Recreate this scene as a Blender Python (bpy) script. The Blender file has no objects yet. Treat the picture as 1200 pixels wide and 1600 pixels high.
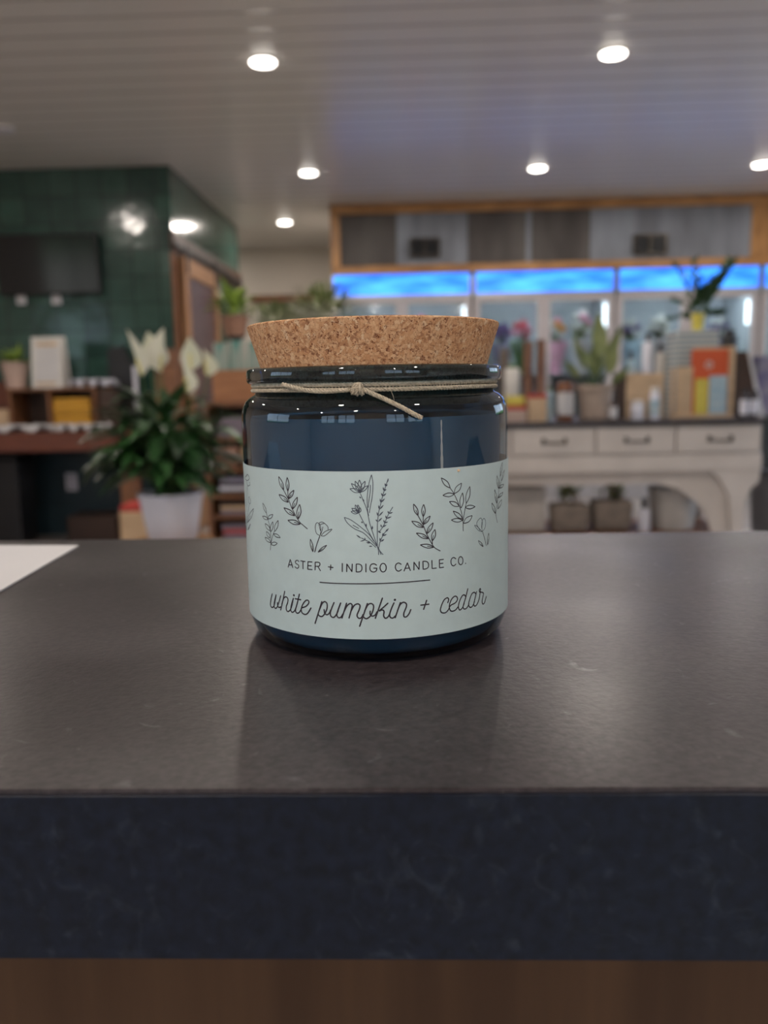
import bpy, bmesh, math, random
from mathutils import Vector, Matrix
R = math.radians
random.seed(7)
S = bpy.context.scene
COL = S.collection

# ------------------------------------------------------------------ camera
EYE = Vector((0.0, 0.0, 1.150)); FPX = 1300.0
PITCH, YAW, ROLL = 8.74, 1.9, -1.1
MR = Matrix.Rotation(R(YAW), 3, 'Z') @ Matrix.Rotation(R(90 - PITCH), 3, 'X') @ Matrix.Rotation(R(ROLL), 3, 'Z')
cam = bpy.data.cameras.new('camera'); camo = bpy.data.objects.new('camera', cam); COL.objects.link(camo)
camo.matrix_world = Matrix.Translation(EYE) @ MR.to_4x4()
cam.sensor_fit = 'VERTICAL'; cam.sensor_height = 24; cam.sensor_width = 18; cam.lens = 24 * FPX / 1600
cam.clip_start = 0.005; cam.clip_end = 100
cam.dof.use_dof = True; cam.dof.focus_distance = 0.236; cam.dof.aperture_fstop = 7.8
S.camera = camo
def ray(px, py): return MR @ Vector(((px - 600) / FPX, -(py - 800) / FPX, -1.0))
def at(px, py, Y):
    d = ray(px, py); return EYE + d * ((Y - EYE.y) / d.y)
def atz(px, py, Z):
    d = ray(px, py); return EYE + d * ((Z - EYE.z) / d.z)
def atx(px, py, X):
    d = ray(px, py); return EYE + d * ((X - EYE.x) / d.x)

# ------------------------------------------------------------------ world, exposure, daylight
S.view_settings.view_transform = 'Standard'; S.view_settings.look = 'None'
S.view_settings.gamma = 1; S.view_settings.use_curve_mapping = False
S.view_settings.exposure = 0.45
W = bpy.data.worlds.new('world'); S.world = W; W.use_nodes = True
nt = W.node_tree; bg = nt.nodes['Background']
tc = nt.nodes.new('ShaderNodeTexCoord'); sx = nt.nodes.new('ShaderNodeSeparateXYZ'); cr = nt.nodes.new('ShaderNodeValToRGB')
nt.links.new(tc.outputs['Generated'], sx.inputs[0])
mr = nt.nodes.new('ShaderNodeMapRange'); mr.inputs[1].default_value = -0.3; mr.inputs[2].default_value = 0.6
nt.links.new(sx.outputs[2], mr.inputs[0]); nt.links.new(mr.outputs[0], cr.inputs[0]); nt.links.new(cr.outputs[0], bg.inputs[0])
e = cr.color_ramp.elements
e[0].position = 0.0; e[0].color = (.50, .48, .44, 1); e[1].position = 1.0; e[1].color = (.30, .48, .85, 1)
for p, c in ((.305, (.50, .49, .45)), (.32, (.08, .14, .07)), (.37, (.10, .20, .08)), (.39, (.70, .84, 1.0))):
    k = cr.color_ramp.elements.new(p); k.color = (*c, 1)
bg.inputs[1].default_value = 2.3

def area(name, loc, rot, sx_, sy_, power, color, spread=180):
    l = bpy.data.lights.new(name, 'AREA'); l.shape = 'RECTANGLE'; l.size = sx_; l.size_y = sy_; l.energy = power; l.color = color
    l.spread = R(spread)
    o = bpy.data.objects.new(name, l); COL.objects.link(o); o.location = loc; o.rotation_euler = rot; return o
BACKY = -3.6
WINS = [(-3.6, -2.3), (-2.1, -0.95), (0.75, 1.95), (2.15, 3.5)]      # shop windows behind the viewer (x ranges)
WZ0, WZ1 = 1.22, 2.30
for i, (a, b) in enumerate(WINS):
    area('window_daylight', ((a + b) / 2, BACKY - 1.3, 3.35), (R(48), 0, 0), b - a + .5, 1.5,
         (45, 60, 220, 350)[i], (.66, .84, 1.0))          # sky light falling in from above, outside the glass

ADDED_LWIN = (-1.3, 1.1)                                                     # window added in the left wall, beside the viewer, for daylight and screen glare
area('window_daylight', (-5.9, sum(ADDED_LWIN)/2, 3.2), (R(50), 0, R(-90)), ADDED_LWIN[1]-ADDED_LWIN[0]+.4, 1.3, 160, (.74, .88, 1.0))
ADDED_RWIN = (3.2, 6.2)                                                     # window added in the right wall, out of the picture, to lift the room light
area('window_daylight', (5.2, sum(ADDED_RWIN)/2, 3.2), (R(50), 0, R(90)), ADDED_RWIN[1]-ADDED_RWIN[0]+.4, 1.3, 170, (.80, .90, 1.0))
# ------------------------------------------------------------------ materials
def mat(name, c, rough=.5, metal=0, var=.12, scale=8, bump=0, spec=.5, coat=0, c2=None, stretch=None, emis=None, es=0, trans=0):
    m = bpy.data.materials.new(name); m.use_nodes = True; n = m.node_tree; L = n.links
    b = n.nodes['Principled BSDF']; b.inputs['Roughness'].default_value = rough; b.inputs['Metallic'].default_value = metal
    b.inputs['Specular IOR Level'].default_value = spec; b.inputs['Coat Weight'].default_value = coat
    b.inputs['Transmission Weight'].default_value = trans
    t = n.nodes.new('ShaderNodeTexCoord'); mp = n.nodes.new('ShaderNodeMapping'); L.new(t.outputs['Object'], mp.inputs[0])
    if stretch: mp.inputs['Scale'].default_value = stretch
    no = n.nodes.new('ShaderNodeTexNoise'); no.inputs['Scale'].default_value = scale; no.inputs['Detail'].default_value = 5
    L.new(mp.outputs[0], no.inputs[0])
    ra = n.nodes.new('ShaderNodeValToRGB'); L.new(no.outputs[0], ra.inputs[0])
    lo = c2 if c2 else tuple(v * (1 - var) for v in c); hi = c if c2 else tuple(min(1, v * (1 + var)) for v in c)
    ra.color_ramp.elements[0].position = .35; ra.color_ramp.elements[0].color = (*lo, 1)
    ra.color_ramp.elements[1].position = .65; ra.color_ramp.elements[1].color = (*hi, 1)
    L.new(ra.outputs[0], b.inputs['Base Color'])
    if bump:
        bu = n.nodes.new('ShaderNodeBump'); bu.inputs['Strength'].default_value = bump; bu.inputs['Distance'].default_value = .01
        L.new(no.outputs[0], bu.inputs['Height']); L.new(bu.outputs[0], b.inputs['Normal'])
    if emis: b.inputs['Emission Color'].default_value = (*emis, 1); b.inputs['Emission Strength'].default_value = es
    return m
def nodes(m): return m.node_tree.nodes, m.node_tree.links, m.node_tree.nodes['Principled BSDF']

M = {}
M['ceiling'] = mat('ceiling boards', (.74, .715, .695), .28, var=.03, scale=.6, spec=.6)
n, L, b = nodes(M['ceiling'])                                     # tongue and groove joints every 15 cm
t = n.new('ShaderNodeTexCoord'); s_ = n.new('ShaderNodeSeparateXYZ'); L.new(t.outputs['Object'], s_.inputs[0])
m1 = n.new('ShaderNodeMath'); m1.operation = 'DIVIDE'; m1.inputs[1].default_value = .19; L.new(s_.outputs[1], m1.inputs[0])
m2 = n.new('ShaderNodeMath'); m2.operation = 'FRACT'; L.new(m1.outputs[0], m2.inputs[0])
m3 = n.new('ShaderNodeMath'); m3.operation = 'PINGPONG'; m3.inputs[1].default_value = .5; L.new(m2.outputs[0], m3.inputs[0])
m4 = n.new('ShaderNodeMapRange'); m4.inputs[1].default_value = 0; m4.inputs[2].default_value = .09; L.new(m3.outputs[0], m4.inputs[0])
src = b.inputs['Base Color'].links[0].from_socket; mj = n.new('ShaderNodeMixRGB'); mj.inputs[1].default_value = (.40, .37, .35, 1)
L.new(m4.outputs[0], mj.inputs[0]); L.new(src, mj.inputs[2]); L.new(mj.outputs[0], b.inputs['Base Color'])
bu = n.new('ShaderNodeBump'); bu.inputs['Strength'].default_value = .8; bu.inputs['Distance'].default_value = .006
L.new(m4.outputs[0], bu.inputs['Height']); L.new(bu.outputs[0], b.inputs['Normal'])

M['cream'] = mat('cream wall paint', (.66, .60, .535), .7, var=.04, scale=2)
M['floor'] = mat('grey vinyl floor', (.34, .30, .275), .4, var=.2, scale=1.5)
# green glazed tiles, each its own tone, with a rippled glaze
def tile_mat(name, base, dark, size):
    m = mat(name, base, .14, var=.1, spec=.6); n, L, b = nodes(m)
    t = n.new('ShaderNodeTexCoord'); sp = n.new('ShaderNodeSeparateXYZ'); L.new(t.outputs['Object'], sp.inputs[0])
    ad = n.new('ShaderNodeMath'); ad.operation = 'ADD'; L.new(sp.outputs[0], ad.inputs[0]); L.new(sp.outputs[1], ad.inputs[1])
    cb = n.new('ShaderNodeCombineXYZ'); L.new(ad.outputs[0], cb.inputs[0]); L.new(sp.outputs[2], cb.inputs[1])
    br = n.new('ShaderNodeTexBrick'); br.offset = 0; br.inputs['Scale'].default_value = 1; br.inputs['Brick Width'].default_value = size
    br.inputs['Row Height'].default_value = size; br.inputs['Mortar Size'].default_value = .004
    br.inputs['Color1'].default_value = (*base, 1); br.inputs['Color2'].default_value = (*dark, 1); br.inputs['Mortar'].default_value = (.02, .03, .03, 1)
    L.new(cb.outputs[0], br.inputs[0])
    no = n.new('ShaderNodeTexNoise'); no.inputs['Scale'].default_value = 5; L.new(cb.outputs[0], no.inputs[0])
    mx = n.new('ShaderNodeMixRGB'); mx.blend_type = 'MULTIPLY'; mx.inputs[0].default_value = .6
    L.new(br.outputs[0], mx.inputs[1]); L.new(no.outputs[0], mx.inputs[2]); L.new(mx.outputs[0], b.inputs['Base Color'])
    n2 = n.new('ShaderNodeTexNoise'); n2.inputs['Scale'].default_value = 9; n2.inputs['Detail'].default_value = 1; L.new(cb.outputs[0], n2.inputs[0])
    # every tile sits at a slightly different angle
    sn = n.new('ShaderNodeVectorMath'); sn.operation = 'SNAP'; sn.inputs[1].default_value = (size, size, size); L.new(cb.outputs[0], sn.inputs[0])
    wn = n.new('ShaderNodeTexWhiteNoise'); L.new(sn.outputs[0], wn.inputs[0])
    bu = n.new('ShaderNodeBump'); bu.inputs['Strength'].default_value = .2; bu.inputs['Distance'].default_value = .012
    L.new(n2.outputs[0], bu.inputs['Height'])
    b2 = n.new('ShaderNodeBump'); b2.inputs['Strength'].default_value = .6; b2.inputs['Distance'].default_value = .004; b2.invert = True
    L.new(br.outputs['Fac'], b2.inputs['Height']); L.new(bu.outputs[0], b2.inputs['Normal']); L.new(b2.outputs[0], b.inputs['Normal'])
    return m
M['tile'] = tile_mat('green glazed tile', (.060, .150, .118), (.034, .088, .074), .2)
M['teal'] = mat('dark teal paint', (.010, .030, .040), .5, var=.1)
M['wood'] = mat('brown stained wood', (.24, .105, .045), .45, c2=(.15, .060, .026), scale=6, stretch=(1, 8, 8))
M['redwood'] = mat('red brown tabletop', (.16, .045, .022), .5, c2=(.10, .028, .015), scale=5, stretch=(1, 8, 8))
M['pine'] = mat('golden pine wood', (.52, .27, .10), .5, c2=(.30, .14, .05), scale=3, stretch=(1.5, 8, 8), bump=.1)
M['pinev'] = mat('golden pine upright', (.52, .27, .10), .5, c2=(.30, .14, .05), scale=3, stretch=(8, 8, 1.5), bump=.1)
M['doorwood'] = mat('oak door wood', (.40, .21, .10), .5, c2=(.26, .13, .06), scale=4, stretch=(8, 8, 1))
M['panelwood'] = mat('walnut counter panel', (.090, .046, .023), .6, c2=(.062, .031, .016), spec=.2, scale=9, stretch=(9, 9, .5))
M['darkwood'] = mat('dark brown wood', (.055, .028, .018), .5, scale=5)
M['tan'] = mat('tan card', (.55, .38, .23), .7)
M['kraft'] = mat('light wood board', (.58, .41, .26), .6, scale=6, stretch=(1, 6, 6))
M['white'] = mat('white paint', (.62, .60, .57), .5, var=.05)
M['tablewhite'] = mat('off white furniture paint', (.62, .565, .52), .45, var=.06, scale=5)
M['paper'] = mat('white paper', (.56, .55, .56), .7, var=.04)
M['pot'] = mat('white ceramic', (.70, .70, .78), .35, var=.04)
M['pinkpot'] = mat('blush planter', (.52, .38, .32), .6)
M['terracotta'] = mat('beige terracotta', (.42, .33, .27), .7)
M['black'] = mat('black plastic', (.012, .012, .014), .4)
M['screen'] = mat('black screen glass', (.006, .007, .010), .10, spec=.5)
M['silver'] = mat('brushed aluminium', (.55, .54, .55), .32, metal=.8, var=.05)
M['frame'] = mat('pale cooler frame', (.50, .46, .47), .4, var=.04)
M['inner'] = mat('white cooler lining', (.42, .45, .47), .5, var=.04)
M['darktop'] = mat('dark table top', (.045, .038, .042), .4)
M['bronze'] = mat('aged bronze', (.09, .075, .06), .4, metal=.6)
M['orange'] = mat('orange red print', (.62, .10, .03), .6, var=.04)
M['amber'] = mat('amber glass', (.16, .05, .012), .15, spec=.7)
M['blue'] = mat('pale blue print', (.28, .44, .55), .6, c2=(.50, .58, .60), scale=9, stretch=(1, 1, 3))
M['yellow'] = mat('yellow print', (.70, .58, .10), .6)
M['yolk'] = mat('golden yellow paper', (.65, .34, .025), .6, c2=(.45, .22, .02), scale=9, stretch=(1, 1, 10))
M['red'] = mat('red print', (.42, .04, .03), .6)
M['purple'] = mat('violet card', (.13, .11, .24), .6, c2=(.30, .28, .34), scale=10)
M['lilac'] = mat('lilac grey fabric', (.22, .18, .22), .8)
M['wicker'] = mat('brown wicker', (.40, .22, .15), .8, c2=(.20, .10, .07), scale=30)
M['stripe'] = mat('grey striped box print', (.50, .50, .47), .6, c2=(.24, .30, .34), scale=4, stretch=(.1, .1, 12))
n, L, b = nodes(M['stripe']); t = n.new('ShaderNodeTexCoord'); w = n.new('ShaderNodeTexWave'); w.bands_direction = 'Z'; w.inputs['Scale'].default_value = 11; L.new(t.outputs['Object'], w.inputs[0])
ra = n.new('ShaderNodeValToRGB'); ra.color_ramp.elements[0].position = .4; ra.color_ramp.elements[0].color = (.22, .30, .36, 1); ra.color_ramp.elements[1].position = .6; ra.color_ramp.elements[1].color = (.50, .49, .45, 1)
L.new(w.outputs[1], ra.inputs[0]); L.new(ra.outputs[0], b.inputs['Base Color'])
M['bag'] = mat('grey woven bag', (.22, .18, .15), .9, var=.2, scale=14)
M['green'] = mat('deep green leaf', (.026, .090, .020), .45, c2=(.008, .032, .010), scale=5)
M['midgreen'] = mat('mid green leaf', (.10, .19, .04), .45, c2=(.04, .09, .02), scale=6)
M['olive'] = mat('olive green leaf', (.24, .28, .10), .5, c2=(.11, .15, .06), scale=8)
M['lime'] = mat('lime green leaf', (.30, .42, .06), .5, c2=(.16, .26, .05), scale=8)
M['stem'] = mat('green stem', (.06, .12, .03), .5)
M['soil'] = mat('potting soil', (.03, .02, .015), .9, bump=.4, scale=60)
M['spathe'] = mat('cream spathe', (.68, .66, .58), .5, c2=(.62, .64, .46), scale=5)
M['spadix'] = mat('pale yellow spadix', (.62, .58, .25), .7)
M['pink'] = mat('pink petals', (.72, .34, .45), .6, var=.2)
M['petalwhite'] = mat('white petals', (.62, .62, .58), .6)
M['petalorange'] = mat('orange petals', (.70, .30, .06), .6)
M['petalpurple'] = mat('purple petals', (.12, .05, .20), .6)
M['petalred'] = mat('red petals', (.50, .05, .07), .6)
M['teallabel'] = mat('teal printed card', (.55, .50, .44), .6, c2=(.05, .30, .26), scale=12, stretch=(2, 2, .4))
M['bucket'] = mat('grey flower bucket', (.10, .11, .12), .5)
M['foam'] = mat('pale tub', (.45, .42, .39), .6)
def corr(name, c, c2, rough=.45):
    m = mat(name, c, rough, metal=.55, c2=c2, scale=1.6, stretch=(3, 1, .7)); n, L, b = nodes(m)
    t = n.new('ShaderNodeTexCoord'); w = n.new('ShaderNodeTexWave'); w.inputs['Scale'].default_value = 14; w.bands_direction = 'X'
    L.new(t.outputs['Object'], w.inputs[0]); bu = n.new('ShaderNodeBump'); bu.inputs['Distance'].default_value = .02; bu.inputs['Strength'].default_value = .5
    L.new(w.outputs[1], bu.inputs['Height']); L.new(bu.outputs[0], b.inputs['Normal']); return m
M['corrdark'] = corr('rusted corrugated steel', (.13, .12, .115), (.08, .072, .07))
M['corrlight'] = corr('galvanised corrugated steel', (.29, .32, .37), (.18, .19, .22))
def emit(name, c, s):
    m = bpy.data.materials.new(name); m.use_nodes = True; n = m.node_tree; b = n.nodes['Principled BSDF']
    b.inputs['Base Color'].default_value = (*c, 1); b.inputs['Emission Color'].default_value = (*c, 1); b.inputs['Emission Strength'].default_value = s
    return m
M['lamp'] = emit('lit lamp lens', (1, .93, .84), 9)
M['led'] = emit('lit led strip', (.85, .95, 1), 3)
# backlit header: blue sky picture brighter in its middle where the tube sits
M['sign'] = emit('backlit blue header', (.05, .30, .95), 1.6)
n, L, b = nodes(M['sign'])
t = n.new('ShaderNodeTexCoord'); mp = n.new('ShaderNodeMapping'); mp.inputs['Scale'].default_value = (1.6, 1, 7); L.new(t.outputs['Object'], mp.inputs[0])
no = n.new('ShaderNodeTexNoise'); no.inputs['Scale'].default_value = 1.6; no.inputs['Detail'].default_value = 3; L.new(mp.outputs[0], no.inputs[0])
ra = n.new('ShaderNodeValToRGB'); L.new(no.outputs[0], ra.inputs[0])
ra.color_ramp.elements[0].position = .38; ra.color_ramp.elements[0].color = (.010, .115, .72, 1)
ra.color_ramp.elements[1].position = .72; ra.color_ramp.elements[1].color = (.05, .32, .95, 1)
L.new(ra.outputs[0], b.inputs['Emission Color']); L.new(ra.outputs[0], b.inputs['Base Color'])

def thin_glass(name, tint, refl=1.0, rough=.02):
    m = bpy.data.materials.new(name); m.use_nodes = True; n = m.node_tree; L = n.links; n.nodes.clear()
    o = n.nodes.new('ShaderNodeOutputMaterial'); mx = n.nodes.new('ShaderNodeMixShader'); tr = n.nodes.new('ShaderNodeBsdfTransparent')
    gl = n.nodes.new('ShaderNodeBsdfGlossy'); fr = n.nodes.new('ShaderNodeFresnel'); fr.inputs[0].default_value = 1.5
    no = n.nodes.new('ShaderNodeTexNoise'); no.inputs['Scale'].default_value = 40
    mm = n.nodes.new('ShaderNodeMath'); mm.operation = 'MULTIPLY'; mm.inputs[1].default_value = refl
    ge = n.nodes.new('ShaderNodeNewGeometry'); fm = n.nodes.new('ShaderNodeMath'); fm.operation = 'SUBTRACT'; fm.inputs[0].default_value = 1; fm.use_clamp = True
    L.new(ge.outputs['Backfacing'], fm.inputs[1]); f2 = n.nodes.new('ShaderNodeMath'); f2.operation = 'MULTIPLY'; L.new(fr.outputs[0], f2.inputs[0]); L.new(fm.outputs[0], f2.inputs[1])
    L.new(f2.outputs[0], mm.inputs[0]); L.new(mm.outputs[0], mx.inputs[0])
    tr.inputs[0].default_value = (*tint, 1); gl.inputs[0].default_value = (1, 1, 1, 1); gl.inputs['Roughness'].default_value = rough
    L.new(tr.outputs[0], mx.inputs[1]); L.new(gl.outputs[0], mx.inputs[2]); L.new(mx.outputs[0], o.inputs[0]); return m
M['pane'] = thin_glass('clear window pane', (.92, .94, .95))
M['coolglass'] = thin_glass('cooler door glass', (.80, .83, .85), .9, .06)
M['jarglass'] = thin_glass('indigo tinted glass', (.33, .46, .555), 1.2, .03)

# ------------------------------------------------------------------ mesh helpers
def tag(o, label=None, cat=None, group=None, kind=None):
    if label: o['label'] = label
    if cat: o['category'] = cat
    if group: o['group'] = group
    if kind: o['kind'] = kind
    return o
def empty(name, loc, label, cat, group=None, rz=0):
    o = bpy.data.objects.new(name, None); COL.objects.link(o); o.location = loc; o.rotation_euler = (0, 0, rz); o.empty_display_size = .05
    return tag(o, label, cat, group)
class MB:
    def __init__(s): s.bm = bmesh.new(); s.smooth = False
    def box(s, x0, y0, z0, x1, y1, z1, bev=0, taper=None):
        v = [s.bm.verts.new(p) for p in ((x0,y0,z0),(x1,y0,z0),(x1,y1,z0),(x0,y1,z0),(x0,y0,z1),(x1,y0,z1),(x1,y1,z1),(x0,y1,z1))]
        fs = [s.bm.faces.new([v[i] for i in q]) for q in ((3,2,1,0),(4,5,6,7),(0,1,5,4),(1,2,6,5),(2,3,7,6),(3,0,4,7))]
        if taper:
            cx, cy = (x0+x1)/2, (y0+y1)/2
            for k in v[:4]: k.co.x = cx + (k.co.x-cx)*taper; k.co.y = cy + (k.co.y-cy)*taper
        if bev:
            ed = list({e_ for f in fs for e_ in f.edges}); bmesh.ops.bevel(s.bm, geom=ed, offset=bev, segments=2, affect='EDGES', profile=.5)
        return s
    def lathe(s, prof, c=(0,0,0), seg=32, close=False):
        rings = []
        for r, z in prof:
            if r < 1e-6: rings.append([s.bm.verts.new((c[0], c[1], c[2]+z))])
            else: rings.append([s.bm.verts.new((c[0]+r*math.cos(2*math.pi*i/seg), c[1]+r*math.sin(2*math.pi*i/seg), c[2]+z)) for i in range(seg)])
        prs = list(zip(rings, rings[1:])) + ([(rings[-1], rings[0])] if close else [])
        for a, b_ in prs:
            for i in range(seg):
                j = (i+1) % seg
                if len(a) == 1 and len(b_) == 1: continue
                if len(a) == 1: s.bm.faces.new((a[0], b_[j], b_[i]))
                elif len(b_) == 1: s.bm.faces.new((a[i], a[j], b_[0]))
                else: s.bm.faces.new((a[i], a[j], b_[j], b_[i]))
        s.smooth = True; return s
    def tube(s, pts, r, seg=8, cap=True):
        pts = [Vector(p) for p in pts]; rr = r if isinstance(r, (list, tuple)) else [r]*len(pts); prev = None; up = Vector((.31, .2, .93))
        for i, p in enumerate(pts):
            t_ = (pts[min(i+1, len(pts)-1)] - pts[max(i-1, 0)])
            t_ = t_.normalized() if t_.length > 1e-9 else Vector((0,0,1))
            a = t_.cross(up); a = a.normalized() if a.length > 1e-3 else t_.orthogonal().normalized(); b_ = t_.cross(a)
            ring = [s.bm.verts.new(p + (a*math.cos(2*math.pi*k/seg) + b_*math.sin(2*math.pi*k/seg))*rr[i]) for k in range(seg)]
            if prev:
                for k in range(seg): s.bm.faces.new((prev[k], prev[(k+1)%seg], ring[(k+1)%seg], ring[k]))
            elif cap: s.bm.faces.new(ring[::-1])
            prev = ring
        if cap: s.bm.faces.new(prev)
        s.smooth = True; return s
    def ball(s, c, r, sc=(1,1,1), sub=2):
        g = bmesh.ops.create_icosphere(s.bm, subdivisions=sub, radius=r)
        for v in g['verts']: v.co = Vector((v.co.x*sc[0], v.co.y*sc[1], v.co.z*sc[2])) + Vector(c)
        s.smooth = True; return s
    def prism(s, pts, y0, y1):            # outline in x,z extruded along y
        a = [s.bm.verts.new((x, y0, z)) for x, z in pts]; b_ = [s.bm.verts.new((x, y1, z)) for x, z in pts]
        s.bm.faces.new(a); s.bm.faces.new(b_[::-1])
        for i in range(len(pts)):
            j = (i+1) % len(pts); s.bm.faces.new((a[i], b_[i], b_[j], a[j]))
        return s
    def leaf(s, p, d, ln, w, droop=.5, fold=.25, n=6, roll=0, shape=.45, side=None):
        p = Vector(p); d = Vector(d).normalized(); side = Vector(side) - d*d.dot(Vector(side)) if side else d.cross(Vector((0,0,1)))
        side = side.normalized() if side.length > .05 else Vector((math.cos(roll), math.sin(roll), 0))
        prev = None; q = p.copy(); dd = d.copy()
        for i in range(n+1):
            t_ = i/n; ww = w*math.sin(math.pi*min(1, t_**(shape*1.5)))*.5 if 0 < t_ < 1 else .0004*w/w
            nrm = side.cross(dd).normalized()
            c = s.bm.verts.new(q); l = s.bm.verts.new(q - side*ww + nrm*ww*fold); r_ = s.bm.verts.new(q + side*ww + nrm*ww*fold)
            if prev:
                s.bm.faces.new((prev[0], c, l, prev[1])); s.bm.faces.new((prev[0], prev[2], r_, c))
            prev = (c, l, r_); q = q + dd*ln/n; dd = (dd + Vector((0,0,-1))*droop/n).normalized()
        s.smooth = True; return s
    def build(s, name, m, parent=None, rel=None, auto=None):
        bmesh.ops.recalc_face_normals(s.bm, faces=s.bm.faces)
        if rel is not None: bmesh.ops.translate(s.bm, verts=s.bm.verts, vec=-Vector(rel))
        me = bpy.data.meshes.new(name); s.bm.to_mesh(me); s.bm.free(); me.materials.append(m)
        if s.smooth:
            for p in me.polygons: p.use_smooth = True
            try: me.set_sharp_from_angle(angle=R(auto if auto else 40))
            except Exception: pass
        o = bpy.data.objects.new(name, me); COL.objects.link(o)
        if parent: o.parent = parent
        return o
def B(x0, y0, z0, x1, y1, z1, bev=0, taper=None): return MB().box(min(x0,x1), min(y0,y1), min(z0,z1), max(x0,x1), max(y0,y1), max(z0,z1), bev, taper)
def copy_tree(o, parent=None):
    c = o.copy(); COL.objects.link(c)
    if parent: c.parent = parent
    for ch in [k for k in bpy.data.objects if k.parent == o and k is not c]: copy_tree(ch, c)
    return c
def struct(o): o['kind'] = 'structure'; return o
def spot(p, g):     # whole mesh built in world coordinates under an Empty at g: shift to local
    return p

# ------------------------------------------------------------------ structure
CZ = 2.80
XL, XR, YB = -5.0, 4.2, 10.4
corner = at(263, 252, 6.5); TX = corner.x; TYB = 9.0
struct(B(XL, BACKY, CZ, XR, YB, CZ+.1).build('ceiling', M['ceiling']))
struct(B(XL, BACKY, -.1, XR, YB, 0).build('floor', M['floor']))
for nm_, xw0, xw1, (wa, wb), k_ in (('wall_left', XL-.1, XL, ADDED_LWIN, 5), ('wall_right', XR, XR+.1, ADDED_RWIN, 6)):
    f = MB(); f.box(xw0, BACKY, 0, xw1, wa, CZ).box(xw0, wb, 0, xw1, YB, CZ).box(xw0, wa, 0, xw1, wb, 1.2).box(xw0, wa, 2.35, xw1, wb, CZ)
    struct(f.build(nm_, M['cream']))
    f = MB(); f.box(xw0+.02, wa, 1.2, xw0+.08, wa+.05, 2.35).box(xw0+.02, wb-.05, 1.2, xw0+.08, wb, 2.35).box(xw0+.02, wa+.05, 1.2, xw0+.08, wb-.05, 1.25).box(xw0+.02, wa+.05, 2.3, xw0+.08, wb-.05, 2.35)
    f.box(xw0+.03, (wa+wb)/2-.02, 1.25, xw0+.07, (wa+wb)/2+.02, 2.3)
    wo = struct(f.build('window_%d' % k_, M['black'])); B(xw0+.048, wa+.05, 1.25, xw0+.052, wb-.05, 2.3).build('pane', M['pane'], wo)  # both side windows are added for the daylight they let in
struct(B(XL, YB, 0, XR, YB+.1, CZ).build('wall_back', M['cream']))
# the tiled block on the left
struct(B(XL, 6.5, .70, TX, TYB, CZ).build('wall_tiled', M['tile']))
struct(B(XL, 6.5, 0, TX, TYB, .70).build('wall_wainscot', M['teal']))
# shop front behind the viewer with its windows
f = MB(); xs = [XL] + [v for w in WINS for v in w] + [XR]
f.box(XL, BACKY-.1, 0, XR, BACKY, WZ0).box(XL, BACKY-.1, WZ1, XR, BACKY, CZ)
for i in range(0, len(xs), 2): f.box(xs[i], BACKY-.1, WZ0, xs[i+1], BACKY, WZ1)
struct(f.build('wall_front', M['cream']))
for i, (a, b_) in enumerate(WINS):
    w = MB(); t_ = .04
    w.box(a, BACKY-.08, WZ0, a+t_, BACKY-.02, WZ1).box(b_-t_, BACKY-.08, WZ0, b_, BACKY-.02, WZ1)
    w.box(a+t_, BACKY-.08, WZ0, b_-t_, BACKY-.02, WZ0+t_).box(a+t_, BACKY-.08, WZ1-t_, b_-t_, BACKY-.02, WZ1)
    w.box((a+b_)/2-.02, BACKY-.07, WZ0+t_, (a+b_)/2+.02, BACKY-.03, WZ1-t_)
    wo = struct(w.build('window_%d' % (i+1), M['black']))
    pn = B(a+t_, BACKY-.052, WZ0+t_, b_-t_, BACKY-.048, WZ1-t_).build('pane', M['pane'], wo)
# door and wooden head trim on the cream wall
p0, p1 = at(392, 466, YB-.03), at(482, 466, YB-.03)
struct(B(p0.x, YB-.05, p0.z-.05, p1.x+.3, YB, p0.z+.03).build('trim_1', M['wood']))
struct(B(p0.x+.08, YB-.03, 0, p1.x+.2, YB, p0.z-.05).build('door_1', mat('grey green door', (.22, .22, .16), .6)))
# narrow wooden casing on the side of the tiled block, around the door opening behind the barn door
# ------------------------------------------------------------------ ceiling lights
def downlight(x, y, label, r=.066, lit=True):
    o = empty('ceiling_light', (x, y, CZ), label, 'ceiling light', 'round flush ceiling lights' if lit else None)
    MB().lathe([(r*.97, 0), (r*1.04, 0), (r*1.04, -.006), (r*.99, -.012), (r*.97, -.012)], close=True, seg=40).build('trim_ring', M['white'], o)
    MB().lathe([(0, -.001), (r*.965, -.001), (r*.965, -.012), (r*.93, -.018), (r*.75, -.022), (0, -.023)], seg=40).build('lens', M['lamp'] if lit else M['pot'], o)
    if lit:
        l = bpy.data.lights.new('lamp_light', 'AREA'); l.shape = 'DISK'; l.size = r*1.9; l.energy = 11; l.color = (1, .90, .81)
        lo = bpy.data.objects.new('lamp_light', l); COL.objects.link(lo); lo.location = (x, y, CZ-.026); lo.parent = None
    return o
LP = [((411,100), 'round lit ceiling light, large one at upper left above the green tiles'), ((958,87), 'round lit ceiling light, the large one at upper right'),
      ((482,272), 'round lit ceiling light above the left end of the pine bulkhead'), ((840,265), 'round lit ceiling light in front of the middle of the metal bulkhead'),
      ((1190,259), 'round lit ceiling light cut off by the right edge'), ((445,349), 'smallest round lit ceiling light, before the cream wall')]
P_ = [atz(px, py, CZ-.02) for (px, py), _ in LP]
for p, (_, lb) in zip(P_, LP): downlight(p.x, p.y, lb)
pf = atz(5, 205, CZ-.02); downlight(pf.x, pf.y, 'unlit round ceiling fixture at the left edge above the tiles', .07, False)
downlight(P_[0].x-2.0, P_[0].y, 'round lit ceiling light left of the picture, mirrored in the green tiles')
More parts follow.
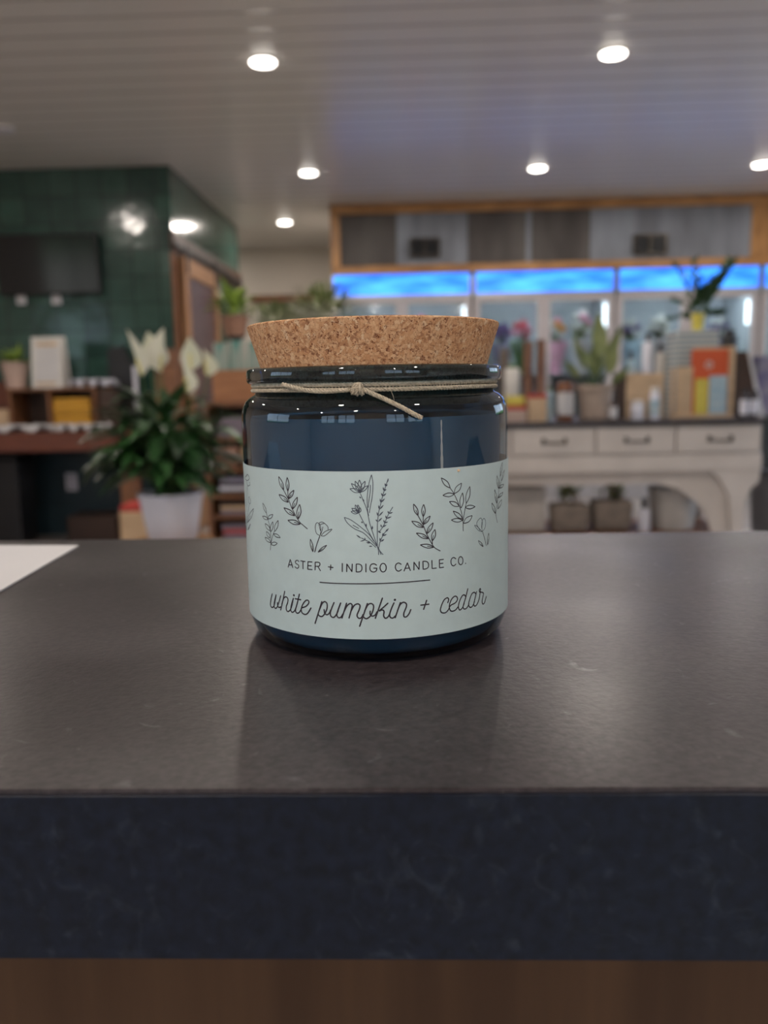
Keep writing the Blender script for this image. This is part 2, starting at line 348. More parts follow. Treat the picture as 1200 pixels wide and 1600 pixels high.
for yy in (2.0, -.7, -2.6):
    for xx in (P_[0].x-2.0, P_[0].x, P_[1].x): downlight(xx, yy, 'round lit ceiling light over the front of the shop, out of the picture')

downlight(P_[5].x-1.6, P_[5].y+.7, 'added round lit ceiling light, unseen behind the tiled block')  # unseen lamp added to brighten the cream wall
downlight(P_[5].x+.9, P_[5].y+.6, 'round lit ceiling light hidden behind the pine bulkhead') if False else None
# ------------------------------------------------------------------ the ledge counter
LY0, LY1, LZ = .1545, .437, 1.0700
LM = mat('charcoal slate laminate', (.088, .078, .078), .36, spec=.22)
n, L, b = nodes(LM)
t = n.new('ShaderNodeTexCoord')
def nz(sc, det=6, dist=0, st=None):
    k = n.new('ShaderNodeTexNoise'); k.inputs['Scale'].default_value = sc; k.inputs['Detail'].default_value = det; k.inputs['Distortion'].default_value = dist
    if st:
        mp_ = n.new('ShaderNodeMapping'); mp_.inputs['Scale'].default_value = st; mp_.inputs['Rotation'].default_value = (0, 0, .5); L.new(t.outputs['Object'], mp_.inputs[0]); L.new(mp_.outputs[0], k.inputs[0])
    else: L.new(t.outputs['Object'], k.inputs[0])
    return k
a1, a2, a3 = nz(14, 8, .6), nz(520, 3), nz(90, 9, 2.0)
ra = n.new('ShaderNodeValToRGB'); L.new(a1.outputs[0], ra.inputs[0])
ra.color_ramp.elements[0].position = .3; ra.color_ramp.elements[0].color = (.026, .020, .022, 1); ra.color_ramp.elements[1].position = .7; ra.color_ramp.elements[1].color = (.040, .032, .034, 1)
rb = n.new('ShaderNodeValToRGB'); L.new(a3.outputs[0], rb.inputs[0])     # fine pale scuffs
rb.color_ramp.elements[0].position = .66; rb.color_ramp.elements[0].color = (0, 0, 0, 1); rb.color_ramp.elements[1].position = .80; rb.color_ramp.elements[1].color = (.09, .09, .095, 1)
ad = n.new('ShaderNodeMixRGB'); ad.blend_type = 'ADD'; ad.inputs[0].default_value = 1; L.new(ra.outputs[0], ad.inputs[1]); L.new(rb.outputs[0], ad.inputs[2])
rc = n.new('ShaderNodeMapRange'); rc.inputs[1].default_value = .3; rc.inputs[2].default_value = .7; rc.inputs[3].default_value = .6; rc.inputs[4].default_value = 1.4; L.new(a2.outputs[0], rc.inputs[0])
ml = n.new('ShaderNodeVectorMath'); ml.operation = 'SCALE'; L.new(ad.outputs[0], ml.inputs[0]); L.new(rc.outputs[0], ml.inputs['Scale'])
L.new(ml.outputs[0], b.inputs['Base Color'])
rr_ = n.new('ShaderNodeMapRange'); rr_.inputs[3].default_value = .24; rr_.inputs[4].default_value = .42; L.new(a1.outputs[0], rr_.inputs[0]); L.new(rr_.outputs[0], b.inputs['Roughness'])
bu = n.new('ShaderNodeBump'); bu.inputs['Strength'].default_value = .22; bu.inputs['Distance'].default_value = .0004; L.new(a2.outputs[0], bu.inputs['Height']); L.new(bu.outputs[0], b.inputs['Normal'])
ledge = empty('bar_ledge', (0, .3, 0), 'raised counter ledge in charcoal slate laminate over wood panelling', 'counter')
def kid(mb, name, m, par, loc): return mb.build(name, m, par, rel=loc)
kid(B(-1.5, LY0+.0012, LZ-.0366, 1.6, LY1, LZ, .0006), 'worktop', LM, ledge, (0,.3,0))
FM = mat('navy slate laminate edge', (.030, .036, .052), .5, spec=.25)
n2, L2, b2 = nodes(FM)
t2 = n2.new('ShaderNodeTexCoord'); k1 = n2.new('ShaderNodeTexNoise'); k1.inputs['Scale'].default_value = 110; k1.inputs['Detail'].default_value = 9; k1.inputs['Distortion'].default_value = 2.2; L2.new(t2.outputs['Object'], k1.inputs[0])
k2 = n2.new('ShaderNodeTexNoise'); k2.inputs['Scale'].default_value = 330; L2.new(t2.outputs['Object'], k2.inputs[0])
r1 = n2.new('ShaderNodeValToRGB'); L2.new(k1.outputs[0], r1.inputs[0]); r1.color_ramp.elements[0].position = .56; r1.color_ramp.elements[0].color = (.0045, .0070, .0155, 1)
r1.color_ramp.elements[1].position = .82; r1.color_ramp.elements[1].color = (.019, .025, .037, 1)
r2 = n2.new('ShaderNodeMapRange'); r2.inputs[1].default_value = .3; r2.inputs[2].default_value = .7; r2.inputs[3].default_value = .6; r2.inputs[4].default_value = 1.4; L2.new(k2.outputs[0], r2.inputs[0])
v2 = n2.new('ShaderNodeVectorMath'); v2.operation = 'SCALE'; L2.new(r1.outputs[0], v2.inputs[0]); L2.new(r2.outputs[0], v2.inputs['Scale']); L2.new(v2.outputs[0], b2.inputs['Base Color'])
kid(B(-1.5, LY0, LZ-.0366, 1.6, LY0+.0011, LZ-.0008), 'front_edge', FM, ledge, (0,.3,0))
pan = MB()
pan.box(-1.5, .168, 0, 1.6, .176, LZ-.0368, .0008)
kid(pan, 'front_panel', M['panelwood'], ledge, (0,.3,0))
kid(B(-1.5, .177, 0, 1.6, .41, LZ-.0368), 'base', M['panelwood'], ledge, (0,.3,0))
# sheet of paper at the left
q = [atz(px, py, LZ+.0006) for px, py in ((123,853), (0,924), (-170,1020), (-190,853))]
pm = MB(); vs = [pm.bm.verts.new((v.x, v.y, LZ+.0003+k*0)) for k, v in enumerate(q)]; vt = [pm.bm.verts.new((v.x, v.y, LZ+.0010)) for v in q]
pm.bm.faces.new(vs[::-1]); pm.bm.faces.new(vt)
for i in range(4): pm.bm.faces.new((vs[i], vs[(i+1)%4], vt[(i+1)%4], vt[i]))
tag(pm.build('paper_sheet', M['paper']), 'white paper sheet lying on the counter at the left edge', 'paper')

# ------------------------------------------------------------------ the candle
JX, JY = atz(591, 1032, LZ).x, .272
d0 = ray(591, 900); JX = EYE.x + d0.x/d0.y*JY
JC = Vector((JX, JY, LZ+.0002))
candle = empty('jar_candle', JC, 'indigo glass jar candle with cork lid, twine bow and pale botanical label', 'candle')
MB().lathe([(0,.0016),(.0335,.0010),(.0352,.0004),(.0372,0),(.0392,.0005),(.0408,.0020),(.0413,.0030),(.0414,.0036),(.0421,.0050),(.0426,.0072),(.0428,.0100),(.0428,.0690),(.0427,.0712),(.0423,.0732),(.0414,.0750),
            (.0400,.0763),(.0386,.0770),(.0381,.0778),(.0381,.0796),(.0388,.0804),(.0402,.0807),(.0407,.0813),(.0408,.0822),(.0408,.0838),(.0405,.0847),(.0396,.0852),(.0376,.0852),(.0366,.0847),(.0363,.0838),
            (.0363,.0780),(.0370,.0760),(.0392,.0735),(.0400,.0710),(.0404,.0690),(.0404,.0070),(.0398,.0040),(.0384,.0020),(.0370,.0014),(0,.0024)], seg=160).build('glass_jar', M['jarglass'], candle, auto=60)
WX = mat('cream wax', (.80, .78, .74), .45, var=.05, scale=60)
MB().lathe([(0,.0026),(.0370,.0016),(.0382,.0022),(.0396,.0041),(.0402,.0071),(.0402,.0688),(.0396,.0703),(.034,.0700),(0,.0700)], seg=96).build('wax', WX, candle, auto=60)
# cork lid
CK = mat('agglomerated cork', (.60, .36, .21), .85, spec=.2)
n, L, b = nodes(CK); t = n.new('ShaderNodeTexCoord')
def vor(sc, feat='F1'):
    v = n.new('ShaderNodeTexVoronoi'); v.inputs['Scale'].default_value = sc; v.feature = feat
    nn = n.new('ShaderNodeTexNoise'); nn.inputs['Scale'].default_value = sc*.9; L.new(t.outputs['Object'], nn.inputs[0])
    mx_ = n.new('ShaderNodeMixRGB'); mx_.blend_type = 'LINEAR_LIGHT'; mx_.inputs[0].default_value = .0011*1; L.new(t.outputs['Object'], mx_.inputs[1]); L.new(nn.outputs[1], mx_.inputs[2])
    L.new(mx_.outputs[0], v.inputs[0]); return v
v1, v2_ = vor(950), vor(2000)
sp = n.new('ShaderNodeSeparateColor'); L.new(v1.outputs['Color'], sp.inputs[0])
ra = n.new('ShaderNodeValToRGB'); L.new(sp.outputs[0], ra.inputs[0]); ra.color_ramp.interpolation = 'LINEAR'
E = ra.color_ramp.elements; E[0].position = 0; E[0].color = (.36, .17, .09, 1); E[1].position = 1; E[1].color = (.72, .50, .31, 1)
for p, c in ((.12, (.57, .29, .14)), (.5, (.64, .36, .19)), (.88, (.70, .43, .24))):
    k = E.new(p); k.color = (*c, 1)
s2 = n.new('ShaderNodeSeparateColor'); L.new(v2_.outputs['Color'], s2.inputs[0])
rb = n.new('ShaderNodeValToRGB'); L.new(s2.outputs[1], rb.inputs[0]); rb.color_ramp.elements[0].position = .06; rb.color_ramp.elements[0].color = (.22, .08, .05, 1)
rb.color_ramp.elements[1].position = .20; rb.color_ramp.elements[1].color = (1, 1, 1, 1)
ve = vor(950, 'DISTANCE_TO_EDGE'); rc = n.new('ShaderNodeValToRGB'); L.new(ve.outputs[0], rc.inputs[0]); rc.color_ramp.elements[0].position = .0; rc.color_ramp.elements[0].color = (.55, .42, .36, 1)
rc.color_ramp.elements[1].position = .10; rc.color_ramp.elements[1].color = (1, 1, 1, 1)
x1 = n.new('ShaderNodeMixRGB'); x1.blend_type = 'MULTIPLY'; x1.inputs[0].default_value = .85; L.new(ra.outputs[0], x1.inputs[1]); L.new(rb.outputs[0], x1.inputs[2])
x2 = n.new('ShaderNodeMixRGB'); x2.blend_type = 'MULTIPLY'; x2.inputs[0].default_value = .5; L.new(x1.outputs[0], x2.inputs[1]); L.new(rc.outputs[0], x2.inputs[2]); L.new(x2.outputs[0], b.inputs['Base Color'])
bu = n.new('ShaderNodeBump'); bu.inputs['Strength'].default_value = .6; bu.inputs['Distance'].default_value = .0004; L.new(x2.outputs[0], bu.inputs['Height']); L.new(bu.outputs[0], b.inputs['Normal'])
ck = MB().lathe([(0,.0735),(.0335,.0735),(.0340,.0740),(.0350,.0790),(.0361,.0850),(.0380,.0915),(.0398,.0974),(.0399,.0980),(.0394,.0984),(0,.0984)], seg=200)
for v in ck.bm.verts:
    if v.co.z > .086 or v.co.z < .078:
        a = math.atan2(v.co.y, v.co.x); k = random.uniform(-1, 1)*.00010; v.co.x += math.cos(a)*k; v.co.y += math.sin(a)*k
cork = ck.build('cork_lid', CK, candle, auto=50)
cork.location = (0, 0, 0)
# label, a sheet wrapped round the jar
LR = .04295; LZ0, LZ1 = .0078, .0560
LB = mat('pale mint label paper', (.50, .60, .60), .42, var=.02, scale=200, spec=.4)
MB().lathe([(LR-.0001, LZ0), (LR, LZ0), (LR, LZ1), (LR-.0001, LZ1)], seg=256, close=True).build('label', LB, candle)
labelo = bpy.data.objects['label']
def cyl(px, py, Rr):
    d = ray(px, py); o_ = EYE - JC; A = d.x*d.x + d.y*d.y; Bq = 2*(o_.x*d.x + o_.y*d.y); C = o_.x**2 + o_.y**2 - Rr*Rr
    D = Bq*Bq - 4*A*C
    D = max(D, 0); t_ = (-Bq - math.sqrt(D)) / (2*A); p = o_ + d*t_; return math.atan2(p.y, p.x), p.z
def cr_(pts, st=.8):
    if len(pts) == 2: 
        (a, b_), (c, d_) = pts; n_ = max(2, int(math.hypot(c-a, d_-b_)/st)); return [(a+(c-a)*i/n_, b_+(d_-b_)*i/n_) for i in range(n_+1)]
    P = [pts[0]] + list(pts) + [pts[-1]]; out = []
    for i in range(1, len(P)-2):
        p0, p1, p2, p3 = P[i-1:i+3]; n_ = max(2, int(math.hypot(p2[0]-p1[0], p2[1]-p1[1])/st))
        for k in range(n_):
            t_ = k/n_; out.append(tuple(.5*((2*p1[j]) + (-p0[j]+p2[j])*t_ + (2*p0[j]-5*p1[j]+4*p2[j]-p3[j])*t_*t_ + (-p0[j]+3*p1[j]-3*p2[j]+p3[j])*t_**3) for j in (0, 1)))
    out.append(pts[-1]); return out
class Ink:                       # strokes as thin ribbons lying on the label
    def __init__(s, off): s.mb = MB(); s.off = off; s.k = 0
    def put(s, u, z): return s.mb.bm.verts.new(((LR+s.off+s.k)*math.cos(u/LR), (LR+s.off+s.k)*math.sin(u/LR), z))
    def stroke(s, pts, w, smooth=True, cap=True):
        q = cr_(pts) if smooth else [v for a, b_ in zip(pts, pts[1:]) for v in cr_([a, b_])[:-1]] + [pts[-1]]
        P = []
        for x, y in q:
            a, z = cyl(x, y, LR); P.append((a*LR, z))
        s.k = (s.k + .0000007) % .00001
        if cap: s.dot_uv(P[0], w/2); s.dot_uv(P[-1], w/2)
        prev = None
        for i, (u, z) in enumerate(P):
            du = P[min(i+1, len(P)-1)][0] - P[max(i-1, 0)][0]; dz = P[min(i+1, len(P)-1)][1] - P[max(i-1, 0)][1]; l = math.hypot(du, dz) or 1e-9
            nx, nz_ = -dz/l*w/2, du/l*w/2; a, b_ = s.put(u+nx, z+nz_), s.put(u-nx, z-nz_)
            if prev: s.mb.bm.faces.new((prev[0], prev[1], b_, a))
            prev = (a, b_)
    def dot_uv(s, c, r):
        s.mb.bm.faces.new([s.put(c[0]+r*math.cos(i*math.pi/4), c[1]+r*math.sin(i*math.pi/4)) for i in range(8)])
    def dot(s, x, y, r):
        a, z = cyl(x, y, LR); s.dot_uv((a*LR, z), r)
    def sides(s, b_, tp, w):
        dx, dy = tp[0]-b_[0], tp[1]-b_[1]; l = math.hypot(dx, dy) or 1; nx, ny = -dy/l*w/2, dx/l*w/2
        f_ = lambda t_, k: (b_[0]+dx*t_+nx*k, b_[1]+dy*t_+ny*k)
        return [b_, f_(.2, .62), f_(.45, 1), f_(.72, .72), tp], [b_, f_(.2, -.62), f_(.45, -1), f_(.72, -.72), tp]
    def leaf(s, b_, tp, w, lw, rib=True):
        A, Bz = s.sides(b_, tp, w); s.stroke(A, lw*1.15, cap=False); s.stroke(Bz, lw, cap=False)
        if rib: s.stroke([b_, (b_[0]+(tp[0]-b_[0])*.5 , b_[1]+(tp[1]-b_[1])*.5)], lw*.8, cap=False)
    def fill(s, b_, tp, w):
        A, Bz = s.sides(b_, tp, w); s.k = (s.k + .0000007) % .00001
        pts = A + Bz[::-1][1:-1]; vs = []
        for x, y in pts:
            a, z = cyl(x, y, LR); vs.append(s.put(a*LR, z))
        s.mb.bm.faces.new(vs)
INKM = mat('printed ink', (.030, .022, .030), .5, var=.1, scale=300)
INKG = mat('printed grey ink', (.050, .060, .085), .5, var=.1, scale=300)
T = lambda ox, oy, sc: (lambda pts: [(ox+x/sc, oy+y/sc) for x, y in pts])
script = Ink(.00006)
SW = .00041
cA, cB, cC, cD = T(410,900,10), T(480,900,10), T(570,900,10), T(670,900,10)
for f_, lst in ((cA, [[(155,280),(132,390),(130,460),(155,492),(185,465),(200,390),(215,295)], [(215,295),(190,400),(185,470),(207,505),(235,480),(262,400),(288,310)], [(238,412),(240,460),(262,492),(288,482)],
      [(350,240),(325,370),(288,530)], [(306,440),(335,350),(370,325),(400,355),(398,410),(375,480),(380,535),(405,555),(435,530),(460,470),(485,350)], [(485,350),(455,450),(445,530),(465,565),(500,550),(528,490)],
      [(580,285),(545,430),(520,530),(535,575),(570,575),(600,535),(617,495)], [(515,355),(600,370)], [(617,495),(680,475),(725,425),(720,385),(685,380),(640,430),(610,510),(620,570),(665,600),(710,580),(760,500)]]),
  (cB, [[(230,400),(125,740)], [(195,520),(235,430),(275,400),(310,430),(312,500),(280,580),(235,630),(190,620),(172,590)], [(265,525),(275,580),(310,605),(345,580),(368,530)],
      [(420,415),(385,500),(362,580),(375,630),(415,645),(455,605),(485,540)], [(523,422),(480,540),(465,610),(490,650),(530,640),(560,590)], [(615,425),(545,655)], [(575,560),(620,470),(670,430),(702,450),(697,500),(655,655)],
      [(690,540),(735,460),(790,435),(825,460),(815,520),(780,610),(800,655),(840,655),(880,600)], [(940,430),(820,785)], [(900,540),(950,450),(1000,430),(1035,460),(1030,530),(990,620),(930,665),(885,645),(868,605)], [(985,550),(985,600),(1015,625),(1060,610),(1090,560)]]),
  (cC, [[(275,345),(165,660)], [(360,425),(300,480),(225,545),(270,530),(300,550),(295,620),(320,658),(360,640),(390,590)], [(455,420),(415,510),(388,600),(400,645),(440,655),(480,620)], [(555,415),(475,650)],
      [(510,540),(550,450),(600,410),(645,430),(648,480),(610,580),(615,635),(650,635),(690,590),(718,525)], [(965,380),(918,520)], [(875,455),(1000,440)]]),
  (cD, [[(295,415),(308,370),(290,340),(240,370),(200,450),(180,530),(200,570),(250,575),(290,545),(320,495)], [(320,490),(345,455),(410,420),(445,370),(435,325),(400,318),(350,370),(320,460),(330,530),(365,550),(415,530),(455,480)],
      [(578,330),(555,295),(520,310),(480,390),(460,480),(480,530),(520,500),(550,430)], [(607,200),(570,350),(535,470),(550,515),(590,500),(625,440)], [(738,285),(710,255),(670,280),(635,370),(620,450),(645,490),(680,470),(712,400)],
      [(744,245),(715,370),(700,440),(715,470),(745,450),(780,370),(800,260)], [(800,260),(785,225),(800,195),(808,215),(800,245),(850,265),(845,310),(830,400),(845,438),(870,410),(895,320)]])):
    for k in lst: script.stroke(f_(k), SW if f_ is not cD else SW*.94)
for x, y in ((459.4, 930), (617, 937.2)): script.dot(x, y, .00036)
script.stroke([(500,909.7),(520,911.2),(550,912),(580,912),(610,911),(640,909),(671.5,906.2)], .00031)
cE, cF = T(440,860,7.5), T(590,860,7.5)
ell = lambda cx, cy, rx, ry: [(cx+rx*math.cos(a*math.pi/8), cy+ry*math.sin(a*math.pi/8)) for a in range(17)]
for f_, lst in ((cE, [([(78,195),(103,105),(132,200)],0), ([(88,168),(124,170)],0), ([(203,130),(185,115),(163,130),(170,152),(195,168),(203,190),(185,210),(160,192)],1), ([(225,122),(277,130)],0), ([(252,127),(252,215)],0),
      ([(357,135),(310,132),(308,220),(358,225)],0), ([(310,177),(350,180)],0), ([(393,228),(395,138),(425,138)],0), ([(425,138),(446,145),(450,163),(443,182),(420,187)],1), ([(420,187),(395,185)],0), ([(425,187),(456,237)],0),
      ([(548,192),(603,200)],0), ([(577,170),(574,228)],0), ([(712,153),(712,248)],0), ([(763,248),(765,158),(825,250),(828,160)],0), ([(905,160),(875,160),(875,252),(905,252)],0), ([(905,252),(932,240),(942,206),(932,172),(905,160)],1),
      ([(988,158),(988,252)],0), ([(1112,172),(1085,157),(1050,165),(1035,200),(1042,235),(1075,253),(1108,240),(1115,208)],1), ([(1115,208),(1080,208)],0)]),
  (cF, [(ell(65,202,36,50),1), ([(275,162),(245,147),(215,165),(208,200),(222,233),(250,242),(278,225)],1), ([(310,240),(348,145),(383,235)],0), ([(323,210),(373,207)],0), ([(425,230),(425,137),(485,224),(487,133)],0),
      ([(560,127),(530,128),(533,220),(563,217)],0), ([(563,217),(590,200),(597,168),(585,138),(560,127)],1), ([(635,118),(638,212),(687,207)],0), ([(770,105),(722,110),(725,203),(772,197)],0), ([(723,155),(765,150)],0),
      ([(915,98),(890,83),(865,100),(858,135),(868,170),(892,180),(915,160)],1), (ell(972,120,27,47),1)])):
    for k, sm in lst: script.stroke(f_(k), .00030, bool(sm))
script.dot(590+1030/7.5, 860+152/7.5, .00020)
tag(script.mb.build('printed_lettering', INKM, labelo), 'dark lettering reading ASTER + INDIGO CANDLE CO. and white pumpkin + cedar')
art = Ink(.00003); grey = Ink(.00003)
LW = .00021
def sprig(I, f_, leaves, stems, lw=LW, rib=True, sc=1):
    for b_, tp, w in leaves:
        (bx, by), (tx, ty) = f_([b_, tp]); x0, _ = f_([(0, 0)])[0]; k = f_([(w, 0)])[0][0] - x0; I.leaf((bx, by), (tx, ty), k, lw, rib)
    for st in stems: I.stroke(f_(st), lw, cap=False)
def done(nm_):
    global art, grey
    if len(art.mb.bm.verts): art.mb.build(nm_, INKM, labelo)
    if len(grey.mb.bm.verts): grey.mb.build(nm_, INKG, labelo)
    art = Ink(.00003); grey = Ink(.00003)
g = T(400,735,9.23)
sprig(art, g, [((400,285),(328,88),45),((460,300),(450,100),45),((470,410),(548,285),45),((470,460),(332,348),55),((525,560),(598,385),50),((560,655),(402,540),55),((610,700),(630,490),60),((640,775),(460,720),60)],
      [[(400,285),(470,420),(525,560),(620,730),(680,790),(745,845)],[(460,300),(465,410)]], LW*1.3); done('printed_sprig')
sprig(art, g, [((152,620),(98,470),28),((172,710),(95,660),40),((172,700),(245,635),45),((205,870),(132,765),40),((215,885),(243,740),38),((270,880),(320,720),45),((255,915),(352,970),40),((200,975),(152,880),35),((210,1040),(130,965),40),((218,1065),(308,1050),50)],
      [[(152,620),(180,730),(210,880),(215,1050),(208,1150)],[(265,880),(235,970),(218,1050)]], LW, False); done('printed_sprig')
for k in ([(925,940),(875,910),(855,830),(865,770),(890,755),(925,790),(935,870),(925,940)],[(930,870),(910,770),(945,745),(985,760),(1035,810),(1040,850)],[(965,815),(950,880),(930,930)],[(925,785),(960,770),(985,765)],
          [(940,940),(1000,880),(1095,848),(1040,905),(985,945),(945,945)]): art.stroke(g(k), LW*.9)
art.stroke(g([(920,950),(880,1060),(848,1175)]), LW*1.3)
sprig(art, g, [((822,1175),(785,990),35),((895,1180),(1020,1078),32)], [], LW); done('printed_tulip')
g = T(635,735,8.571)
sprig(art, g, [((155,605),(95,450),48),((225,620),(230,455),48),((225,725),(318,610),42),((228,765),(70,680),55),((270,850),(358,700),45),((295,915),(132,840),50),((345,945),(382,790),50),((370,1028),(185,998),50)],
      [[(155,605),(225,735),(270,850),(345,990),(385,1040),(455,1080)],[(225,620),(222,725)],[(345,945),(348,990)]], LW*1.2); done('printed_sprig')
sprig(art, g, [((585,235),(465,100),55),((640,310),(738,170),60),((640,320),(487,335),50),((705,480),(575,418),55),((730,505),(750,300),50),((800,440),(848,215),50),((785,495),(920,485),50),((750,650),(625,545),50),((750,670),(600,665),50),((765,710),(880,605),60)],
      [[(585,235),(640,320),(705,470),(740,580),(757,690),(760,815)],[(800,440),(780,540),(757,680)]], LW*1.1, False); done('printed_sprig')
for k in ([(1015,820),(960,760),(940,710),(965,660),(1000,640),(1015,700),(1010,760),(1015,820)],[(1015,820),(1050,770),(1060,700),(1045,645),(1020,660),(1005,730),(1010,790)],[(1010,820),(960,800),(912,738),(945,748),(985,800)]): grey.stroke(g(k), LW*.8)
art.stroke(g([(1020,825),(1045,910),(1068,1008)]), LW)
sprig(art, g, [((1028,1022),(962,940),28),((1085,1000),(1102,840),22)], [], LW*.8); done('printed_tulip')
g = T(760,715,11.43)
sprig(art, g, [((245,340),(282,85),30),((265,420),(322,215),25),((215,555),(187,320),35),((225,545),(308,478),45),((205,720),(295,620),40),((185,820),(145,570),35),((200,920),(272,750),45),((160,1000),(95,810),45)],
      [[(245,340),(225,520),(195,800),(168,1000),(195,1165)],[(265,420),(230,530)]], LW); done('printed_sprig')
g = T(370,720,12.3)
for k in ([(120,150),(135,450),(152,850),(185,1300),(180,1480)],[(205,480),(190,850),(188,1300)],[(240,850),(215,1000),(190,1200)],[(190,280),(160,330),(200,380),(245,330),(205,260),(185,300)],[(190,400),(215,480),(255,460),(250,410)],
          [(235,690),(225,760),(250,830),(270,780),(240,690)]): grey.stroke(g(k), LW)
sprig(grey, g, [((205,1190),(325,915),60),((215,1330),(265,1215),18),((195,1330),(165,1230),18),((135,560),(122,440),14),((145,760),(132,640),14),((155,900),(150,790),14)], [], LW); done('printed_bouquet')
g = T(530,740,12)
for k in ([(605,20),(555,200),(525,450),(535,700),(555,790)],[(605,20),(632,180),(620,420),(580,640),(565,740)],[(545,640),(555,520),(580,350),(585,210)],[(400,380),(440,480),(520,680),(570,920),(620,1080),(690,1290),(720,1380)],
          [(375,750),(450,900),(510,1010),(590,1160),(720,1370)],[(95,820),(220,870),(400,1000),(560,1140),(650,1270)],[(95,820),(150,920),(280,1030),(450,1110),(580,1230),(700,1360)],[(255,965),(370,1030)],
          [(415,1205),(490,1245),(590,1300),(690,1385)],[(918,95),(870,240),(820,400),(780,560),(745,700),(720,900),(715,1100),(715,1380)],[(1005,625),(930,750),(880,860),(840,960),(790,1040),(745,1100)],
          [(925,1030),(860,1100),(800,1200),(760,1300),(740,1400)],[(720,1370),(735,1440),(740,1525)],[(720,1370),(770,1460),(825,1520)],[(740,1400),(765,1470),(785,1520)]): grey.stroke(g(k), LW, cap=False)
for tp, w in (((200,285),70),((228,185),66),((298,140),66),((378,118),70),((485,140),66),((545,225),56)): sprig(grey, g, [((390,350), tp, w)], [], LW, False)
for tp, w in (((235,650),60),((300,585),50),((350,585),50),((395,640),60),((222,715),60)): sprig(grey, g, [((365,735), tp, w)], [], LW, False)
def fl(*lst):
    for b_, tp, w in lst:
        p = g([b_, tp]); grey.fill(p[0], p[1], w/12)
fl(((395,375),(385,310),50),((370,750),(350,690),46),((410,465),(378,428),26),((460,535),(452,475),28),((507,1012),(503,930),28),((440,930),(415,895),30),((622,1050),(620,975),30),((415,1215),(315,1145),24),((490,1245),(390,1272),20),((492,1245),(475,1195),18),
   ((582,1303),(505,1290),28),((575,1300),(555,1262),18),((557,1362),(625,1362),24),((905,165),(922,90),22),((865,1095),(925,1030),32),((812,1180),(828,1108),34),((815,1170),(897,1135),26),((775,1285),(762,1200),30),((780,1275),(845,1230),30))
for c, a, b_ in (((870,240),(858,178),(907,200)),((840,325),(820,250),(887,290)),((815,428),(788,360),(886,368)),((780,545),(765,463),(860,463)),((755,675),(735,588),(836,583)),((735,805),(703,718),(830,703)),((728,905),(680,858),(807,823)),
                 ((930,750),(910,698),(1007,724)),((885,845),(870,783),(985,805)),((850,925),(833,865),(917,904)),((795,1008),(778,950),(892,960)),((745,1105),(738,1065),(787,1098))): fl((c, a, 27), (c, b_, 27))
done('printed_bouquet')
# crumb of tape on the label's upper edge
a_, z_ = cyl(716, 735, LR); cp = Vector((math.cos(a_)*LR, math.sin(a_)*LR, z_))
MB().ball(cp + Vector((0, -.0001, 0)), .00055, (1.2, .35, .8), 1).build('tape_speck', M['kraft'], candle)
sm = MB(); prev = None  # narrow pale ribbon on the outer glass, widening downwards
SMM = thin_glass('pale jar streak', (.75, .78, .80), 1); nn_ = SMM.node_tree; df = nn_.nodes.new('ShaderNodeBsdfDiffuse'); df.inputs[0].default_value = (.55, .57, .55, 1)
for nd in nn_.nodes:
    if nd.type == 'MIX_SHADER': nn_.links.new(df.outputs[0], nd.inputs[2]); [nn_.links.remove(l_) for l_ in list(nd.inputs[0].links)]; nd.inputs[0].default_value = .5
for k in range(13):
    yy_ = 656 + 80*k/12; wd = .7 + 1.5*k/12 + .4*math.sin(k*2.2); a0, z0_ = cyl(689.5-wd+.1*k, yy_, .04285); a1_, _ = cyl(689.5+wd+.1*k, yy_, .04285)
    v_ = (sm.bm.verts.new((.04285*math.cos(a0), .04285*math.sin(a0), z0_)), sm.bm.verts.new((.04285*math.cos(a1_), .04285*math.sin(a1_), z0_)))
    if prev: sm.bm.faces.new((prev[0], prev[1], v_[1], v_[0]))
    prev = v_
sm.build('pale_streak', SMM, candle)
# twine: plied cord, two turns under the rim, a knot and two tails
TW = mat('natural hemp twine', (.50, .42, .31), .9, var=.2, scale=900, bump=.3)
def cord(mb, pts, r, turns_per_m=330, plies=3, ph0=0):
    pts = [Vector(p) for p in pts]; ac = 0; paths = [[] for _ in range(plies)]
    for i, p in enumerate(pts):
        if i: ac += (p - pts[i-1]).length
        t_ = (pts[min(i+1, len(pts)-1)] - pts[max(i-1, 0)]).normalized(); a = t_.cross(Vector((0,.1,1))); a = a.normalized() if a.length > .05 else t_.orthogonal(); b_ = t_.cross(a)
        for k in range(plies):
            ph = ac*turns_per_m*2*math.pi + k*2*math.pi/plies + ph0; paths[k].append(p + (a*math.cos(ph) + b_*math.sin(ph))*r*.52)
    for q_ in paths: mb.tube(q_, r*.50, 6)
def spl(P, n_=14):
    P = [Vector(p) for p in P]; P = [P[0]] + P + [P[-1]]; o_ = []
    for i in range(1, len(P)-2):
        for k in range(n_):
            t_ = k/n_; p0, p1, p2, p3 = P[i-1:i+3]; o_.append(.5*((2*p1) + (-p0+p2)*t_ + (2*p0-5*p1+4*p2-p3)*t_*t_ + (-p0+3*p1-3*p2+p3)*t_**3))
    return o_ + [P[-1]]
def jp(px, py, Rr):
    a, z = cyl(px, py, Rr); return Vector((Rr*math.cos(a), Rr*math.sin(a), z))
tw = MB()
for zz, rr in ((.07990, .0388), (.07850, .0389)):
    ring = [Vector((rr*math.cos(a), rr*math.sin(a), zz + .00012*math.sin(3*a+zz*9e3))) for a in [2*math.pi*i/500 for i in range(501)]]
    cord(tw, ring, .00070)
loops = MB(); cord(tw, spl([jp(441,600.5,.0405), jp(455,604,.0404), jp(480,610,.0403), jp(510,611.5,.0402), jp(545,609,.0402)], 30), .00068)
